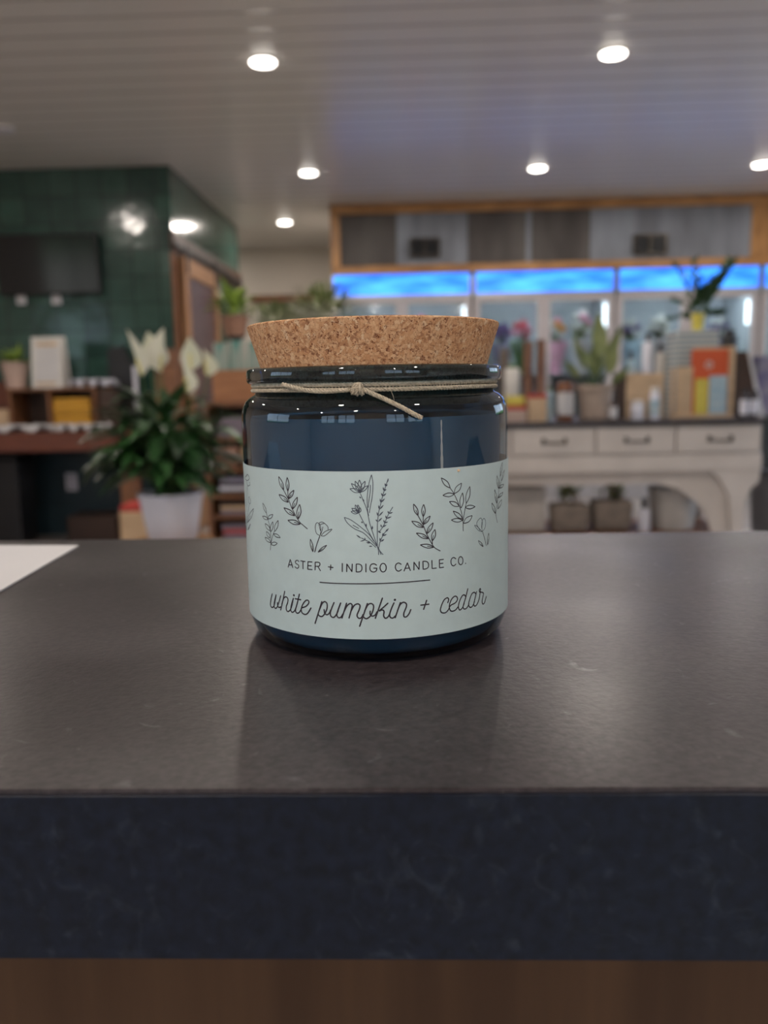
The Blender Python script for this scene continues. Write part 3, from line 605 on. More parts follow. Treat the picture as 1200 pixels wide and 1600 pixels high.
cord(loops, spl([jp(560,606,.0402), jp(580,614,.0407), jp(600,623,.0416), jp(625,635,.0430), jp(645,646,.0438), jp(659,653,.0442)], 30), .00070)
kn = jp(560, 608, .0404)
for i, (tilt, ro, cx) in enumerate(((.35, .00105, -.0012), (.15, .00125, -.0002), (-.25, .00120, .0007))):
    ring = []
    for k in range(61):
        a = 2*math.pi*k/60; v = Vector((math.sin(a)*.0003 + math.cos(a)*math.sin(tilt)*ro, math.sin(a)*ro*.75, math.cos(a)*ro*math.cos(tilt)*1.15)); ring.append(kn + Vector((cx, -.0001, 0)) + v)
    cord(loops, ring, .00062)
twine = tw.build('twine', TW, candle); loops.build('knot_and_tails', TW, twine)
fb = MB(); fb.tube(spl([jp(611,611,.0402), jp(614,618,.0407), jp(616,626,.0412)], 8), .00006, 5); fb.build('loose_fibre', TW, twine)

# ------------------------------------------------------------------ background helpers
def K(mb, name, m, root, parent=None): return mb.build(name, m, parent or root, rel=root.location)
def thing(name, label, cat, x, y, z, group=None): return empty(name, (x, y, z), label, cat, group)
def rx(px0, px1, py, Y): return at(px0, py, Y).x, at(px1, py, Y).x
def zt(px, py, Y): return at(px, py, Y).z
def one(mb, name, m, label, cat, loc, group=None):
    o = mb.build(name, m, None, rel=loc); o.location = loc; return tag(o, label, cat, group)
def foliage(c, n_, ln, w, spread, up, droop=.6, rnd=random, inner=.02, stems=None):
    mb = MB()
    for i in range(n_):
        a = rnd.uniform(0, 2*math.pi); tilt = rnd.uniform(*up); s_ = rnd.uniform(.7, 1.15)
        d = Vector((math.cos(a)*math.cos(tilt), math.sin(a)*math.cos(tilt), math.sin(tilt)))
        st = Vector(c) + Vector((math.cos(a), math.sin(a), 0))*inner*rnd.random()
        pl = rnd.uniform(.15, 1)*spread
        e_ = st + d*pl
        if stems is not None: stems.tube([st, st + d*pl*.5 + Vector((0,0,.01)), e_], .0025, 4)
        mb.leaf(e_, d + Vector((0,0,rnd.uniform(-.3,.2))), ln*s_, w*s_, droop, roll=a)
    return mb
def bushy(c, rad, n_, ln, w):
    mb = MB()
    for i in range(n_):
        v = Vector((random.gauss(0,1), random.gauss(0,1), random.gauss(0,1))).normalized(); r_ = random.random()**.5
        p = Vector(c) + Vector((v.x*rad[0], v.y*rad[1], v.z*rad[2]))*r_
        mb.leaf(p, v + Vector((0,0,.3)), ln*random.uniform(.6,1.2), w*random.uniform(.7,1.1), .7, n=4, roll=i)
    return mb
def pot_prof(r0, r1, h, th=.006): return [(0,0),(r0,0),(r1,h),(r1-th,h),(r0-th+.001,th),(0,th)]
def lid_jar(name, label, cat, x, y, z, r, h, body, cap, lab=None, capr=.75, caph=.03, group=None):
    o = thing(name, label, cat, x, y, z, group)
    K(MB().lathe([(0,0),(r*.94,0),(r,.004),(r,h-.012),(r*.9,h-.003),(r*capr,h),(0,h)], (x,y,z), 24), 'body', body, o)
    K(MB().lathe([(0,h+.0005),(r*capr,h+.0005),(r*capr,h+caph-.003),(r*capr*.9,h+caph),(0,h+caph)], (x,y,z), 24), 'lid', cap, o)
    if lab: K(MB().lathe([(r+.0004,h*.15),(r+.001,h*.15),(r+.001,h*.75),(r+.0004,h*.75)], (x,y,z), 24, close=True), 'label_band', lab, o)
    return o

# ------------------------------------------------------------------ pine framed bulkhead over the coolers
BY = 8.05
bl, br_ = at(517, 375, BY).x, XR - .02
zc0 = zt(850, 413, BY); zc1 = CZ-.004; bz0 = zc0 - .055
struct(B(bl+.02, BY+.03, zc0-.05, br_, YB-.02, zc1).build('wall_bulkhead', M['cream']))
bk = thing('bulkhead_frame', 'golden pine frame with corrugated metal infill above the drinks coolers', 'wall panel', bl, BY, bz0)
K(B(bl, BY-.03, zc1-.085, br_, BY+.028, zc1, .004), 'rail', M['pine'], bk)
K(B(bl, BY-.03, bz0, br_, BY+.028, bz0+.075, .004), 'rail', M['pine'], bk)
K(B(bl, BY-.03, bz0+.076, bl+.085, BY+.028, zc1-.086, .004), 'post', M['pinev'], bk)
pxr = at(1172, 380, BY).x
K(B(pxr, BY-.03, bz0+.076, pxr+.30, BY+.028, zc1-.086, .004), 'post', M['pinev'], bk)
edges = [531, 620, 731, 822, 830, 922, 985, 1172]
for i, (a, b_) in enumerate(zip(edges, edges[1:])):
    xa, xb = rx(a, b_, 380, BY)
    K(B(xa, BY-.004+.003*(i%2), bz0+.076, xb, BY+.012+.003*(i%2), zc1-.086), 'metal_sheet', M['corrdark'] if i in (0, 2, 4) else M['corrlight'], bk)
K(B(pxr+.301, BY, bz0+.076, br_, BY+.015, zc1-.086), 'metal_sheet', M['corrlight'], bk)
for (a, b_, c, d_), lb in (((640,687,372,402), 'dark twin vent grille on the metal bulkhead, left one'), ((990,1043,366,398), 'dark twin vent grille on the metal bulkhead, right one behind the tall plant')):
    xa, xb = rx(a, b_, (c+d_)/2, BY-.05); z1, z0 = zt(a, c, BY-.05), zt(a, d_, BY-.05)
    o = thing('vent_grille', lb, 'vent', (xa+xb)/2, BY-.04, z0, 'vent grilles on the bulkhead'); xm = (xa+xb)/2
    fr = MB(); t_ = .012
    fr.box(xa, BY-.05, z0, xb, BY-.005, z0+t_).box(xa, BY-.05, z1-t_, xb, BY-.005, z1).box(xa, BY-.05, z0+t_, xa+t_, BY-.005, z1-t_).box(xb-t_, BY-.05, z0+t_, xb, BY-.005, z1-t_).box(xm-t_/2, BY-.05, z0+t_, xm+t_/2, BY-.005, z1-t_)
    K(fr, 'frame', M['bronze'], o)
    for k in (0, 1):
        lv = MB(); u0, u1 = (xa+t_, xm-t_/2) if k == 0 else (xm+t_/2, xb-t_)
        for j in range(8): zz = z0+t_+.004+(z1-z0-2*t_)*j/8; lv.box(u0, BY-.04, zz, u1, BY-.012, zz+.006)
        K(lv, 'louvres', M['black'], o)

# ------------------------------------------------------------------ drinks and flower coolers
CY = 8.12; CD = .78
x_l, x_r = at(518, 440, CY).x, at(737, 440, CY).x
CWID = x_r - x_l; STEP = at(740, 440, CY).x - x_l
ztop = zt(630, 427, CY); zs0 = zt(630, 461, CY)
def cooler(x0):
    o = thing('flower_cooler', 'c', 'cooler', x0 + CWID/2, CY, 0, 'glass door flower coolers'); x1 = x0 + CWID; t_ = .045
    cab = MB()
    cab.box(x0, CY+.06, 0, x0+t_, CY+CD, ztop).box(x1-t_, CY+.06, 0, x1, CY+CD, ztop).box(x0+t_, CY+CD-t_, 0, x1-t_, CY+CD, ztop)
    cab.box(x0+t_, CY+.06, ztop-t_, x1-t_, CY+CD-t_, ztop).box(x0+t_, CY+.06, 0, x1-t_, CY+CD-t_, .22)
    K(cab, 'cabinet', M['inner'], o)
    K(B(x0+.01, CY, 0, x1-.01, CY+.058, .20), 'kick_panel', M['silver'], o)
    K(B(x0+.004, CY-.01, zs0-.03, x1-.004, CY+.058, ztop), 'header_box', M['silver'], o)
    K(B(x0+.02, CY-.018, zs0, x1-.02, CY-.0105, ztop-.012, .002), 'lit_header', M['sign'], o)
    zd1 = zs0-.032; zd0 = .205; xm = (x0+x1)/2
    for a, b_ in ((x0+.004, xm-.004), (xm+.004, x1-.004)):
        f = MB(); w = .055
        f.box(a, CY, zd0, a+w, CY+.05, zd1).box(b_-w, CY, zd0, b_, CY+.05, zd1).box(a+w, CY, zd0, b_-w, CY+.05, zd0+w).box(a+w, CY, zd1-w*.9, b_-w, CY+.05, zd1)
        d_ = K(f, 'door', M['frame'], o)
        K(B(a+w, CY+.02, zd0+w, b_-w, CY+.026, zd1-w*.9), 'glass', M['coolglass'], o, d_)
        hx = b_-w*.5 if a < xm-.1 else a+w*.5
        K(MB().tube([(hx, CY-.002, .95), (hx, CY-.035, .98), (hx, CY-.035, 1.32), (hx, CY-.002, 1.35)], .009, 8), 'handle', M['silver'], o, d_)
        sx_ = a + w + .02 if a < xm-.1 else b_ - w - .02
    for zz in (.75, 1.22): K(B(x0+t_+.002, CY+.12, zz-.012, x1-t_-.002, CY+CD-t_-.002, zz), 'shelf', M['silver'], o)
    for sx_ in (x1-t_-.035,): K(B(sx_, CY+.075, zd1-.30, sx_+.022, CY+.1, zd1-.08), 'led_strip', M['led'], o)
    return o
c0 = cooler(x_l); c0['label'] = 'glass door cooler under the lit blue header, leftmost one above the cork lid'
labs = ['glass door cooler second from the left, behind the leafy beige potted plant', 'glass door cooler third from the left, behind the grey boxes and orange card',
        'glass door cooler cut off by the right edge of the picture']
for i in range(1, 4):
    c = copy_tree(c0); c.location.x += STEP*i; c['label'] = labs[i-1]
for i in range(4):
    area('cooler_light', (x_l + STEP*i + CWID/2, CY+.12, ztop-.08), (R(-25), 0, 0), CWID-.2, .06, 9, (.82, .95, 1.0))
struct(B(bl, CY+.05, 0, x_l-.004, YB-.02, bz0-.002).build('wall_cooler_side', M['cream']))
# bouquets and pails on the cooler shelves
def bouquet(px, py, sh, r_, h, blooms, label, leafm='midgreen', seed=0):
    random.seed(seed); Y = CY + (.22, .54)[seed % 2]; x = at(px, py, Y).x
    o = thing('bouquet', label, 'flowers', x, Y, sh+.0005, 'bouquets in the coolers')
    K(MB().lathe([(0,0),(.055,0),(.06,.1),(.10,.22),(.125,.31),(.120,.315),(.09,.22),(0,.2)], (x, Y, sh+.0005), 14), 'wrap', M[('paper','foam','pink','purple','midgreen','pink','paper','blue','paper','purple')[seed]], o)
    K(foliage((x, Y, sh+.22), 40, .09, .05, h*.8, (1.15, 1.5), .3), 'greenery', M[leafm], o)
    for k in range(12):
        a = k*2.4; rr = .095*math.sqrt((k+.4)/12); p = Vector((x+rr*math.cos(a), Y+rr*math.sin(a)*.7-.02, sh+.27+h*(.25+.9*(1-(rr/.1)**2))+.03*math.sin(k*5)))
        f = MB()
        for j in range(10):
            b_ = 2*math.pi*j/10; f.leaf(p, (math.cos(b_), math.sin(b_), .6+.6*(j%2)), .06, .055, .2, n=4)
        f.ball(p+Vector((0,0,.02)), .035, sub=1)
        K(f, 'bloom', M[blooms[k % len(blooms)]], o)
zsh = 1.22
for args in (
    (560, 500, zsh, .08, .24, ('petalwhite','pink'), 'bouquet of white and pink flowers seen just above the cork lid at left', 'midgreen', 1),
    (655, 500, zsh, .08, .24, ('pink','petalorange'), 'bouquet of pink and orange flowers above the middle of the cork lid', 'midgreen', 2),
    (785, 505, zsh, .07, .18, ('petalpurple','petalpurple'), 'dark purple bouquet right of the cork lid', 'green', 3),
    (815, 503, zsh, .06, .18, ('petalred','pink'), 'red and pink bouquet beside the purple one', 'green', 4),
    (868, 520, zsh-.0, .09, .22, ('pink','petalwhite','petalorange'), 'pink, white and orange bouquet left of the leafy beige pot', 'olive', 5),
    (908, 515, zsh, .09, .26, ('petalwhite','petalwhite','pink'), 'pale green and white bouquet directly behind the leafy beige pot', 'olive', 6),
    (985, 520, zsh, .09, .20, ('petalwhite','petalpurple'), 'white and grey bouquet right of the leafy beige pot', 'olive', 7),
    (1030, 505, zsh, .08, .2, ('petalwhite','petalwhite'), 'white bouquet behind the left edge of the grey striped boxes', 'green', 8),
    (1120, 560, zsh, .07, .2, ('petalwhite','petalpurple'), 'white and violet bouquet at the lower right of the third cooler', 'green', 9)):
    bouquet(*args)

# ------------------------------------------------------------------ white console table with drawers
TY = 4.5; TDp = .72
TZ = zt(995, 657, TY)
tx0, tx1 = at(668, 660, TY).x, at(1194, 655, TY).x
tb = thing('console_table', 'off white console table with drawers, dark top and arched front', 'table', (tx0+tx1)/2, TY, 0)
K(B(tx0, TY-.02, TZ-.028, tx1, TY+TDp, TZ, .004), 'top', M['darktop'], tb)
zd0 = zt(995, 710, TY); za = zt(995, 737, TY); zb = zt(995, 757, TY+.06)
body = MB(); body.box(tx0+.01, TY+.03, zd0-.0, tx1-.012, TY+TDp-.02, TZ-.029); body.box(tx0+.004, TY-.008, za, tx1-.004, TY+TDp-.02, zd0-.001, .004)
K(body, 'case', M['tablewhite'], tb)
for i, (a, b_) in enumerate(((672,795),(800,929),(933,1054),(1058,1190))):
    xa, xb = rx(a, b_, 688, TY)
    dr = K(B(xa, TY+.004, zd0+.006, xb, TY+.029, TZ-.035, .003), 'drawer', M['tablewhite'], tb)
    xm = (xa+xb)/2 + .006; zm = (zd0+TZ-.03)/2
    h = MB().tube([(xm-.052, TY-.018, zm+.004), (xm-.04, TY-.022, zm-.006), (xm+.04, TY-.022, zm-.006), (xm+.052, TY-.018, zm+.004)], .005, 8)
    h.box(xm-.068, TY-.002, zm-.015, xm-.048, TY+.0035, zm+.018, .002).box(xm+.048, TY-.002, zm-.015, xm+.068, TY+.0035, zm+.018, .002)
    h.box(xm-.058, TY-.02, zm-.0, xm-.052, TY-.002, zm+.008).box(xm+.052, TY-.02, zm-.0, xm+.058, TY-.002, zm+.008)
    K(h, 'handle', M['bronze'], tb, dr)
    K(B(xa+.03*4, TY-.0075-.01, zd0-.004, xb-.03*4, TY-.0082, zd0+.002), 'finger_ledge', M['tablewhite'], tb, dr)
# arched apron board set back, and shaped end legs
Y2 = TY+.06
pts_px = [(668,745),(668,758),(900,758),(1025,755),(1061,765),(1089,785),(1103,804),(1112,832)]
o_ = [(at(x, y, Y2).x, at(x, y, Y2).z) for x, y in pts_px]
xr_ = at(1150, 830, Y2).x
poly = [(tx0+.02, za-.001)] + [(o_[0][0]+.02, o_[1][1])] + o_[2:] + [(o_[-1][0]+.015, 0.02), (xr_, 0.02), (xr_, za-.001)]
K(MB().prism(poly, Y2, Y2+.03), 'apron', M['tablewhite'], tb)
lg = [(1193,737),(1186,752),(1172,765),(1163,785),(1160,832)]
lp = [(at(x, y, TY).x, at(x, y, TY).z) for x, y in lg]
xi = at(1143, 832, TY).x
legp = [(at(1110,737,TY).x, za-.001), (at(1125,748,TY).x, zt(1125,748,TY)), (at(1140,775,TY).x, zt(1140,775,TY)), (xi, zt(1143,832,TY)), (xi, 0), (lp[-1][0], 0)] + lp[::-1][:-1] + [(tx1-.006, za-.001)]
K(MB().prism(legp, TY, TY+.055), 'leg', M['tablewhite'], tb)
K(MB().prism(legp, TY+TDp-.09, TY+TDp-.04), 'leg', M['tablewhite'], tb)
K(B(tx0+.02, TY, 0, tx0+.1, TY+.055, za-.001), 'leg', M['tablewhite'], tb)
K(B(tx0+.02, TY+TDp-.09, 0, tx0+.1, TY+TDp-.04, za-.001), 'leg', M['tablewhite'], tb)
SHZ = .30
K(B(tx0+.102, TY+.10, SHZ-.03, xr_-.004, TY+TDp-.1, SHZ, .003), 'lower_shelf', M['wood'], tb)
sh = lambda a, b_, top, Y, m, nm, lb, cat, taper=None, d_=.2, bev=.01, gr=None, z0=SHZ: one(B(at(a, top, Y).x, Y, z0+.0005, at(b_, top, Y).x, Y+d_, zt((a+b_)/2, top, Y), bev, taper), nm, M[m], lb, cat, (at((a+b_)/2, top, Y).x, Y, z0+.0005), gr)
sh(790, 853, 762, TY+.2, 'foam', 'storage_box', 'pale flat box under the console table, next to the jar', 'box')
# two grey woven bags with handles, a tub and odds and ends on the lower shelf
def bag(a, b_, top, Y, lb):
    xa, xb = rx(a, b_, top, Y); z1 = zt(a, top, Y); o = thing('woven_bag', lb, 'bag', (xa+xb)/2, Y, SHZ+.0005, 'grey bags under the console table')
    K(B(xa, Y, SHZ+.0005, xb, Y+.16, z1, .02, .88), 'body', M['bag'], o)
    for yy in (Y+.01, Y+.15):
        K(MB().tube([((xa*.7+xb*.3), yy, z1-.03), ((xa*.65+xb*.35), yy, z1+.05), ((xa+xb)/2, yy, z1+.075), ((xa*.35+xb*.65), yy, z1+.05), ((xa*.3+xb*.7), yy, z1-.03)], .006, 6), 'handle', M['bag'], o)
bag(862, 925, 790, TY+.16, 'grey woven tote bag under the console table, the left of two')
bag(928, 992, 784, TY+.18, 'grey woven tote bag under the console table, the right of two')
for (px, lb, lm) in ((888, 'yellow green leafy plant behind the left grey bag', 'lime'), (962, 'yellow green leafy plant behind the right grey bag', 'lime')):
    Y = TY+.45; x = at(px, 770, Y).x; o = thing('leafy_plant', lb, 'plant', x, Y, SHZ+.0005)
    K(MB().lathe(pot_prof(.05, .07, .13), (x, Y, SHZ+.0005), 20), 'pot', M['terracotta'], o)
    K(foliage((x, Y, SHZ+.13), 40, .07, .03, .08, (.6, 1.5)), 'foliage', M[lm], o)
tubx = at(1052, 770, TY+.3).x
t_ = thing('round_tub', 'large pale round tub under the console table arch', 'tub', tubx, TY+.3, SHZ+.0005)
K(MB().lathe([(0,0),(.115,0),(.14,.22),(.146,.222),(.146,.232),(.135,.232),(.11,.01),(0,.01)], (tubx, TY+.3, SHZ+.0005), 40), 'body', M['foam'], t_)
lid_jar('spray_bottle', 'dark and white bottle between the right grey bag and the round tub', 'bottle', at(1007, 800, TY+.18).x, TY+.18, SHZ+.0005, .032, .13, M['pot'], M['black'], capr=.5, caph=.06)
# grey rounded chair back shape right of the table end leg
ch = thing('grey_bin', 'dark grey rounded bin standing right of the console table', 'bin', at(1196, 800, TY+.4).x+.12, TY+.4, 0)
K(MB().lathe([(0,0),(.15,0),(.19,.30),(.20,.55),(.185,.60),(.17,.60),(.14,.03),(0,.03)], tuple(ch.location), 36), 'body', mat('dark grey plastic', (.14, .135, .14), .5), ch)
K(MB().lathe([(.186,.601),(.203,.601),(.203,.615),(.186,.615)], tuple(ch.location), 36, close=True), 'rim', M['darktop'], ch)

# ------------------------------------------------------------------ goods on the console table
def bx(a, b_, top, Y, m, nm, lb, cat, d_=.08, gr=None, z0=None, bev=.002):
    z0 = TZ+.0004 if z0 is None else z0
    xa, xb = rx(a, b_, top, Y); return one(B(xa, Y, z0, xb, Y+d_, zt((a+b_)/2, top, Y), bev), nm, M[m], lb, cat, ((xa+xb)/2, Y, z0), gr)
YA = TY+.04
zrd = TZ+.0004
bx(790, 823, 641, YA, 'pinkpot', 'flat_box', 'flat pink beige box at the bottom of the pile beside the jar', 'box', .10)
z2 = zt(806, 641, YA)+.0006; xa, xb = rx(792, 822, 632, YA+.005)
one(B(xa, YA+.005, z2, xb, YA+.095, z2+.026, .001), 'red_box', M['red'], 'thin dark red box between the pink box and the yellow box', 'box', ((xa+xb)/2, YA, z2))
z3 = z2+.0266; one(B(xa, YA+.008, z3, xb-.01, YA+.09, zt(806, 619, YA+.01), .001), 'yellow_box', M['yellow'], 'yellow box on top of the red box beside the jar', 'box', ((xa+xb)/2, YA, z3))
cb = thing('cream_box', 'small cream box with a red lid standing by the stack of brown cups', 'box', at(839, 650, YA).x, YA, zrd)
xa, xb = rx(826, 854, 640, YA); K(B(xa, YA, zrd, xb, YA+.08, zt(839, 622, YA), .001), 'body', M['kraft'], cb); K(B(xa-.002, YA-.002, zt(839, 622, YA)+.0003, xb+.002, YA+.082, zt(839, 616, YA), .001), 'lid', M['red'], cb)
# stacked cups in columns at the back
def cups(px, py0, py1, m, lb, n_=11, Y=TY+.42, r_=.038):
    x = at(px, 600, Y).x; z1 = zt(px, py0, Y); h = (z1 - zrd)/n_; o = thing('cup_stack', lb, 'cups', x, Y, zrd, 'stacks of takeaway cups')
    for k in range(n_):
        K(MB().lathe([(0,.001),(r_*.86,.001),(r_,h*.86),(r_*1.05,h*.9),(r_*1.05,h*.985),(r_*.9,h*.985),(r_*.8,.004),(0,.004)], (x, Y, zrd+k*h), 20), 'cup', M[m], o)
cups(825, 533, 650, 'wicker', 'tall stack of brown cups behind the cream box, left of two', 12, TY+.42, .028)
cups(845, 531, 650, 'wicker', 'tall stack of brown cups behind the cream box, right of two', 12, TY+.42, .028)
cups(788, 545, 650, 'bag', 'stack of grey brown cups right behind the jar rim', 11, TY+.46, .03)
lid_jar('round_vase', 'round white vase beside the stacks of brown cups', 'vase', at(800, 600, TY+.3).x, TY+.3, zrd, .042, zt(800, 575, TY+.3)-zrd, M['white'], M['midgreen'], None, .5, .02)
lid_jar('amber_bottle', 'large amber bottle with white label beside the leafy beige pot', 'bottle', at(886, 640, YA).x, YA+.06, zrd, .046, zt(886, 598, YA)-zrd, M['amber'], M['darkwood'], M['paper'], .8, .012)
lid_jar('slim_bottle', 'slim grey bottle left of the amber bottle', 'bottle', at(861, 640, YA).x, YA+.06, zrd, .018, zt(861, 612, YA)-zrd, M['blue'], M['olive'], None, .6, .025)
# leafy plant in beige pot on a saucer
px_ = at(930, 640, YA+.08).x; py_ = YA+.10
lp_ = thing('potted_plant', 'beige pot with broad upright olive leaves beside the amber bottle', 'plant', px_, py_, zrd)
zp1 = zt(930, 601, py_)
K(MB().lathe([(0,0),(.085,0),(.1,.018),(.094,.018),(.08,.006),(0,.006)], (px_, py_, zrd), 40), 'saucer', M['terracotta'], lp_)
K(MB().lathe([(0,.007),(.075,.007),(.088,zp1-zrd-.03),(.102,zp1-zrd-.028),(.104,zp1-zrd),(.094,zp1-zrd),(.07,.02),(0,.02)], (px_, py_, zrd), 40), 'pot', M['terracotta'], lp_)
K(MB().lathe([(0,zp1-zrd-.02),(.09,zp1-zrd-.02),(.09,zp1-zrd-.03),(0,zp1-zrd-.03)], (px_, py_, zrd), 32), 'soil', M['soil'], lp_)
lf = MB(); stm = MB()
for (ax, ay, tx_, ty_, w) in ((938,560,935,487,.085),(945,575,972,505,.06),(928,590,932,530,.085),(915,580,893,515,.035),(905,590,880,560,.04),(950,585,965,540,.06),(925,575,905,540,.04),(955,600,985,570,.045)):
    p0 = at(ax, ay, py_ + random.uniform(-.03,.03)); p1 = at(tx_, ty_, py_ + random.uniform(-.05,.05))
    lf.leaf(p0, p1-p0, (p1-p0).length, w, .05, .3, 8, shape=.5, side=(1, random.uniform(-.5,.5), 0)); stm.tube([(px_+random.uniform(-.02,.02), py_, zp1-.03), p0], .004, 6)
K(lf, 'leaves', M['olive'], lp_); K(stm, 'stems', M['stem'], lp_)
lid_jar('dropper_bottle', 'small dark bottle with pale label right of the leafy beige pot', 'bottle', at(958, 640, YA).x, YA-.01, zrd, .020, zt(958, 628, YA)-zrd, M['darkwood'], M['black'], M['paper'], .5, .028)
bx(963, 979, 585, YA+.12, 'darkwood', 'dark_box', 'narrow dark brown box behind the small dark bottle', 'box')
# wooden board with toiletries in front
bx(979, 1038, 583, YA+.12, 'kraft', 'wooden_board', 'pale wooden board standing behind the white jar and bottle', 'board', .02)
lid_jar('white_jar', 'squat white jar in front of the pale wooden board', 'jar', at(999, 640, YA).x, YA+.04, zrd, .034, zt(999, 632, YA)-zrd, M['pot'], M['paper'], None, .9, .02)
lid_jar('white_tube', 'slim white and green bottle in front of the pale wooden board', 'bottle', at(1026, 640, YA).x, YA+.04, zrd, .026, zt(1026, 614, YA)-zrd, M['pot'], M['white'], M['blue'], .8, .03)
# glassware and frames behind
for i, (a, top, w, m, lb) in enumerate(((985, 548, 14, 'blue', 'grey blue bottle at the back behind the board, leftmost'), (1010, 520, 16, 'pot', 'tall pale bottle at the back behind the board'), (1031, 537, 18, 'foam', 'beige bottle at the back beside the grey striped boxes'),
                                       (1048, 548, 10, 'pinkpot', 'pink bottle squeezed against the grey striped boxes'))):
    Y = TY+.5; x = at(a, 600, Y).x; r_ = w/1300*Y*.5*.9
    lid_jar('tall_bottle', lb, 'bottle', x, Y, zrd, r_, zt(a, top+14, Y)-zrd, M[m], M['darktop'], None, .45, zt(a, top, Y)-zt(a, top+14, Y), 'bottles at the back of the console table')
# grey striped boxes, open crate frame, cards
YC = YA+.20
bx(1060, 1124, 516, YC+.03, 'stripe', 'gift_box', 'tall grey striped box under the spiky potted plant', 'box', .22)
cr_o = thing('wooden_frame_tray', 'upright pale wood frame holding the orange card and booklets', 'display frame', at(1098, 640, YC).x, YC, zrd)
xa, xb = rx(1050, 1147, 600, YC-.02); zt1 = zt(1140, 541, YC-.02)
fr = MB(); fr.box(xa, YC-.02, zrd, xa+.012, YC+.02, zt(1050, 575, YC)).box(xb-.024, YC-.02, zrd, xb, YC+.02, zt1).box(xa+.013, YC-.02, zrd, xb-.025, YC+.02, zrd+.018); K(fr, 'frame', M['kraft'], cr_o)
xm_ = at(1084, 600, YC).x
K(B(xm_, YC+.004, zrd+.019, xb-.025, YC+.02, zt1, .001), 'back_board', M['kraft'], cr_o)
def card(a, b_, top, bot, Y, m, nm, lb, cat='card'):
    xa, xb = rx(a, b_, top, Y); z1, z0 = zt(a, top, Y), zt(a, bot, Y); return one(B(xa, Y, max(z0, zrd+.019), xb, Y+.004, z1), nm, M[m], lb, cat, ((xa+xb)/2, Y, max(z0, zrd+.019)))
oc = empty('orange_card', at(1110, 572, YC-.006), 'square orange red card with a white rosette in the wooden frame', 'card')
xa, xb = rx(1080, 1138, 572, YC-.006); K(B(xa, YC-.006, zrd+.019, xb, YC-.001, zt(1110, 546, YC-.006)), 'sheet', M['orange'], oc)
ros = MB(); c_ = at(1108, 570, YC-.008)
for k in range(8):
    a = k*math.pi/4; d_ = Vector((math.cos(a), 0, math.sin(a))); s__ = Vector((-d_.z, 0, d_.x))
    vs = [ros.bm.verts.new(c_ + d_*.005 + s__*.0), ros.bm.verts.new(c_ + d_*.016 + s__*.005), ros.bm.verts.new(c_ + d_*.026), ros.bm.verts.new(c_ + d_*.016 - s__*.005)]; ros.bm.faces.new(vs)
K(ros, 'rosette', M['white'], oc)
card(1057, 1083, 573, 650, YC-.012, 'kraft', 'kraft_booklet', 'tan kraft booklet left of the orange card', 'booklet')
card(1087, 1107, 592, 650, YC-.016, 'yellow', 'yellow_booklet', 'yellow green booklet below the orange card', 'booklet')
card(1109, 1137, 587, 648, YC-.022, 'blue', 'blue_booklet', 'pale blue booklet at the lower right of the orange card', 'booklet')
# spiky plant in yellow pot on the striped box
zb2 = zt(1092, 516, YC+.03)+.0006; xx = at(1090, 505, YC+.12).x; yy = YC+.12
zz_ = thing('spiky_plant', 'tall dark leafy stems in a small yellow pot on the grey striped box', 'plant', xx, yy, zb2)
K(MB().lathe(pot_prof(.028, .038, zt(1090, 490, yy)-zb2), (xx, yy, zb2), 24), 'pot', M['yellow'], zz_)
lf = MB(); stm = MB(); zpt = zt(1090, 492, yy); random.seed(5)
for tx_, ty_, n_, w, ln in ((1140,412,26,.02,.055),(1082,408,9,.018,.05),(1058,414,8,.018,.045),(1092,438,8,.018,.045),(1122,440,22,.022,.06),(1050,470,8,.02,.05),(1120,492,8,.03,.06),(1045,500,7,.03,.05),(1105,455,14,.022,.06)):
    e_ = at(tx_, ty_, yy+random.uniform(-.05,.05)); s0 = Vector((xx, yy, zpt-.02)); mid = (s0+e_)/2 + Vector((random.uniform(-.02,.02), 0, .02)); path = spl([s0, mid, e_], 8); stm.tube(path, .0035, 5)
    for k in range(n_):
        p = path[min(len(path)-1, int((.3+.7*k/n_)*len(path)))]; a = random.uniform(0, 6.28); d_ = (e_-s0).normalized()*.9 + Vector((math.cos(a), math.sin(a), .2))*.8
        lf.leaf(p, d_, ln*1.15, w*1.5, .15, n=4, side=(1, random.uniform(-.8,.8), 0))
K(lf, 'leaves', M['green'], zz_); K(stm, 'stems', M['stem'], zz_)
lid_jar('black_bottle', 'black round bottle behind the wooden frame, right of the grey striped box', 'bottle', at(1140, 520, YC+.3).x, YC+.3, zrd, .048, zt(1139, 522, YC+.2)-zrd, M['black'], M['black'], None, .6, .03)
# leaning dark picture with white edge, small jars at right end
pf_ = thing('leaning_sign', 'dark brown sign with a white edge leaning at the right end of the table', 'sign', at(1160, 650, YC).x, YC+.05, zrd)
A_ = [at(1150, 549, YC+.05), at(1168, 549, YC+.05), at(1188, 651, YC+.05), at(1150, 651, YC+.05)]
K(MB().prism([(p.x, max(p.z, zrd)) for p in A_], YC+.05, YC+.07), 'board', M['darkwood'], pf_)
E_ = [at(1168, 549, YC+.045), at(1172, 549, YC+.045), at(1194, 650, YC+.045), at(1187, 650, YC+.045)]
K(MB().prism([(p.x, max(p.z, zrd)) for p in E_], YC+.04, YC+.049), 'edge', M['paper'], pf_)
for a, lb in ((1166, 'small dark jar with pale pink label, left of the pair at the table end'), (1181, 'small dark jar with pale pink label, right of the pair at the table end')):
    lid_jar('small_jar', lb, 'jar', at(a, 640, YA).x, YA+.03, zrd, .022, zt(a, 615, YA)-zrd, M['darktop'], M['black'], M['pot'], .7, .02, 'small dark jars')
xg = at(1196, 580, YC+.14); bx(1186, 1230, 556, YC+.14, 'purple', 'violet_box', 'violet patterned box at the right edge of the picture', 'box', .1)

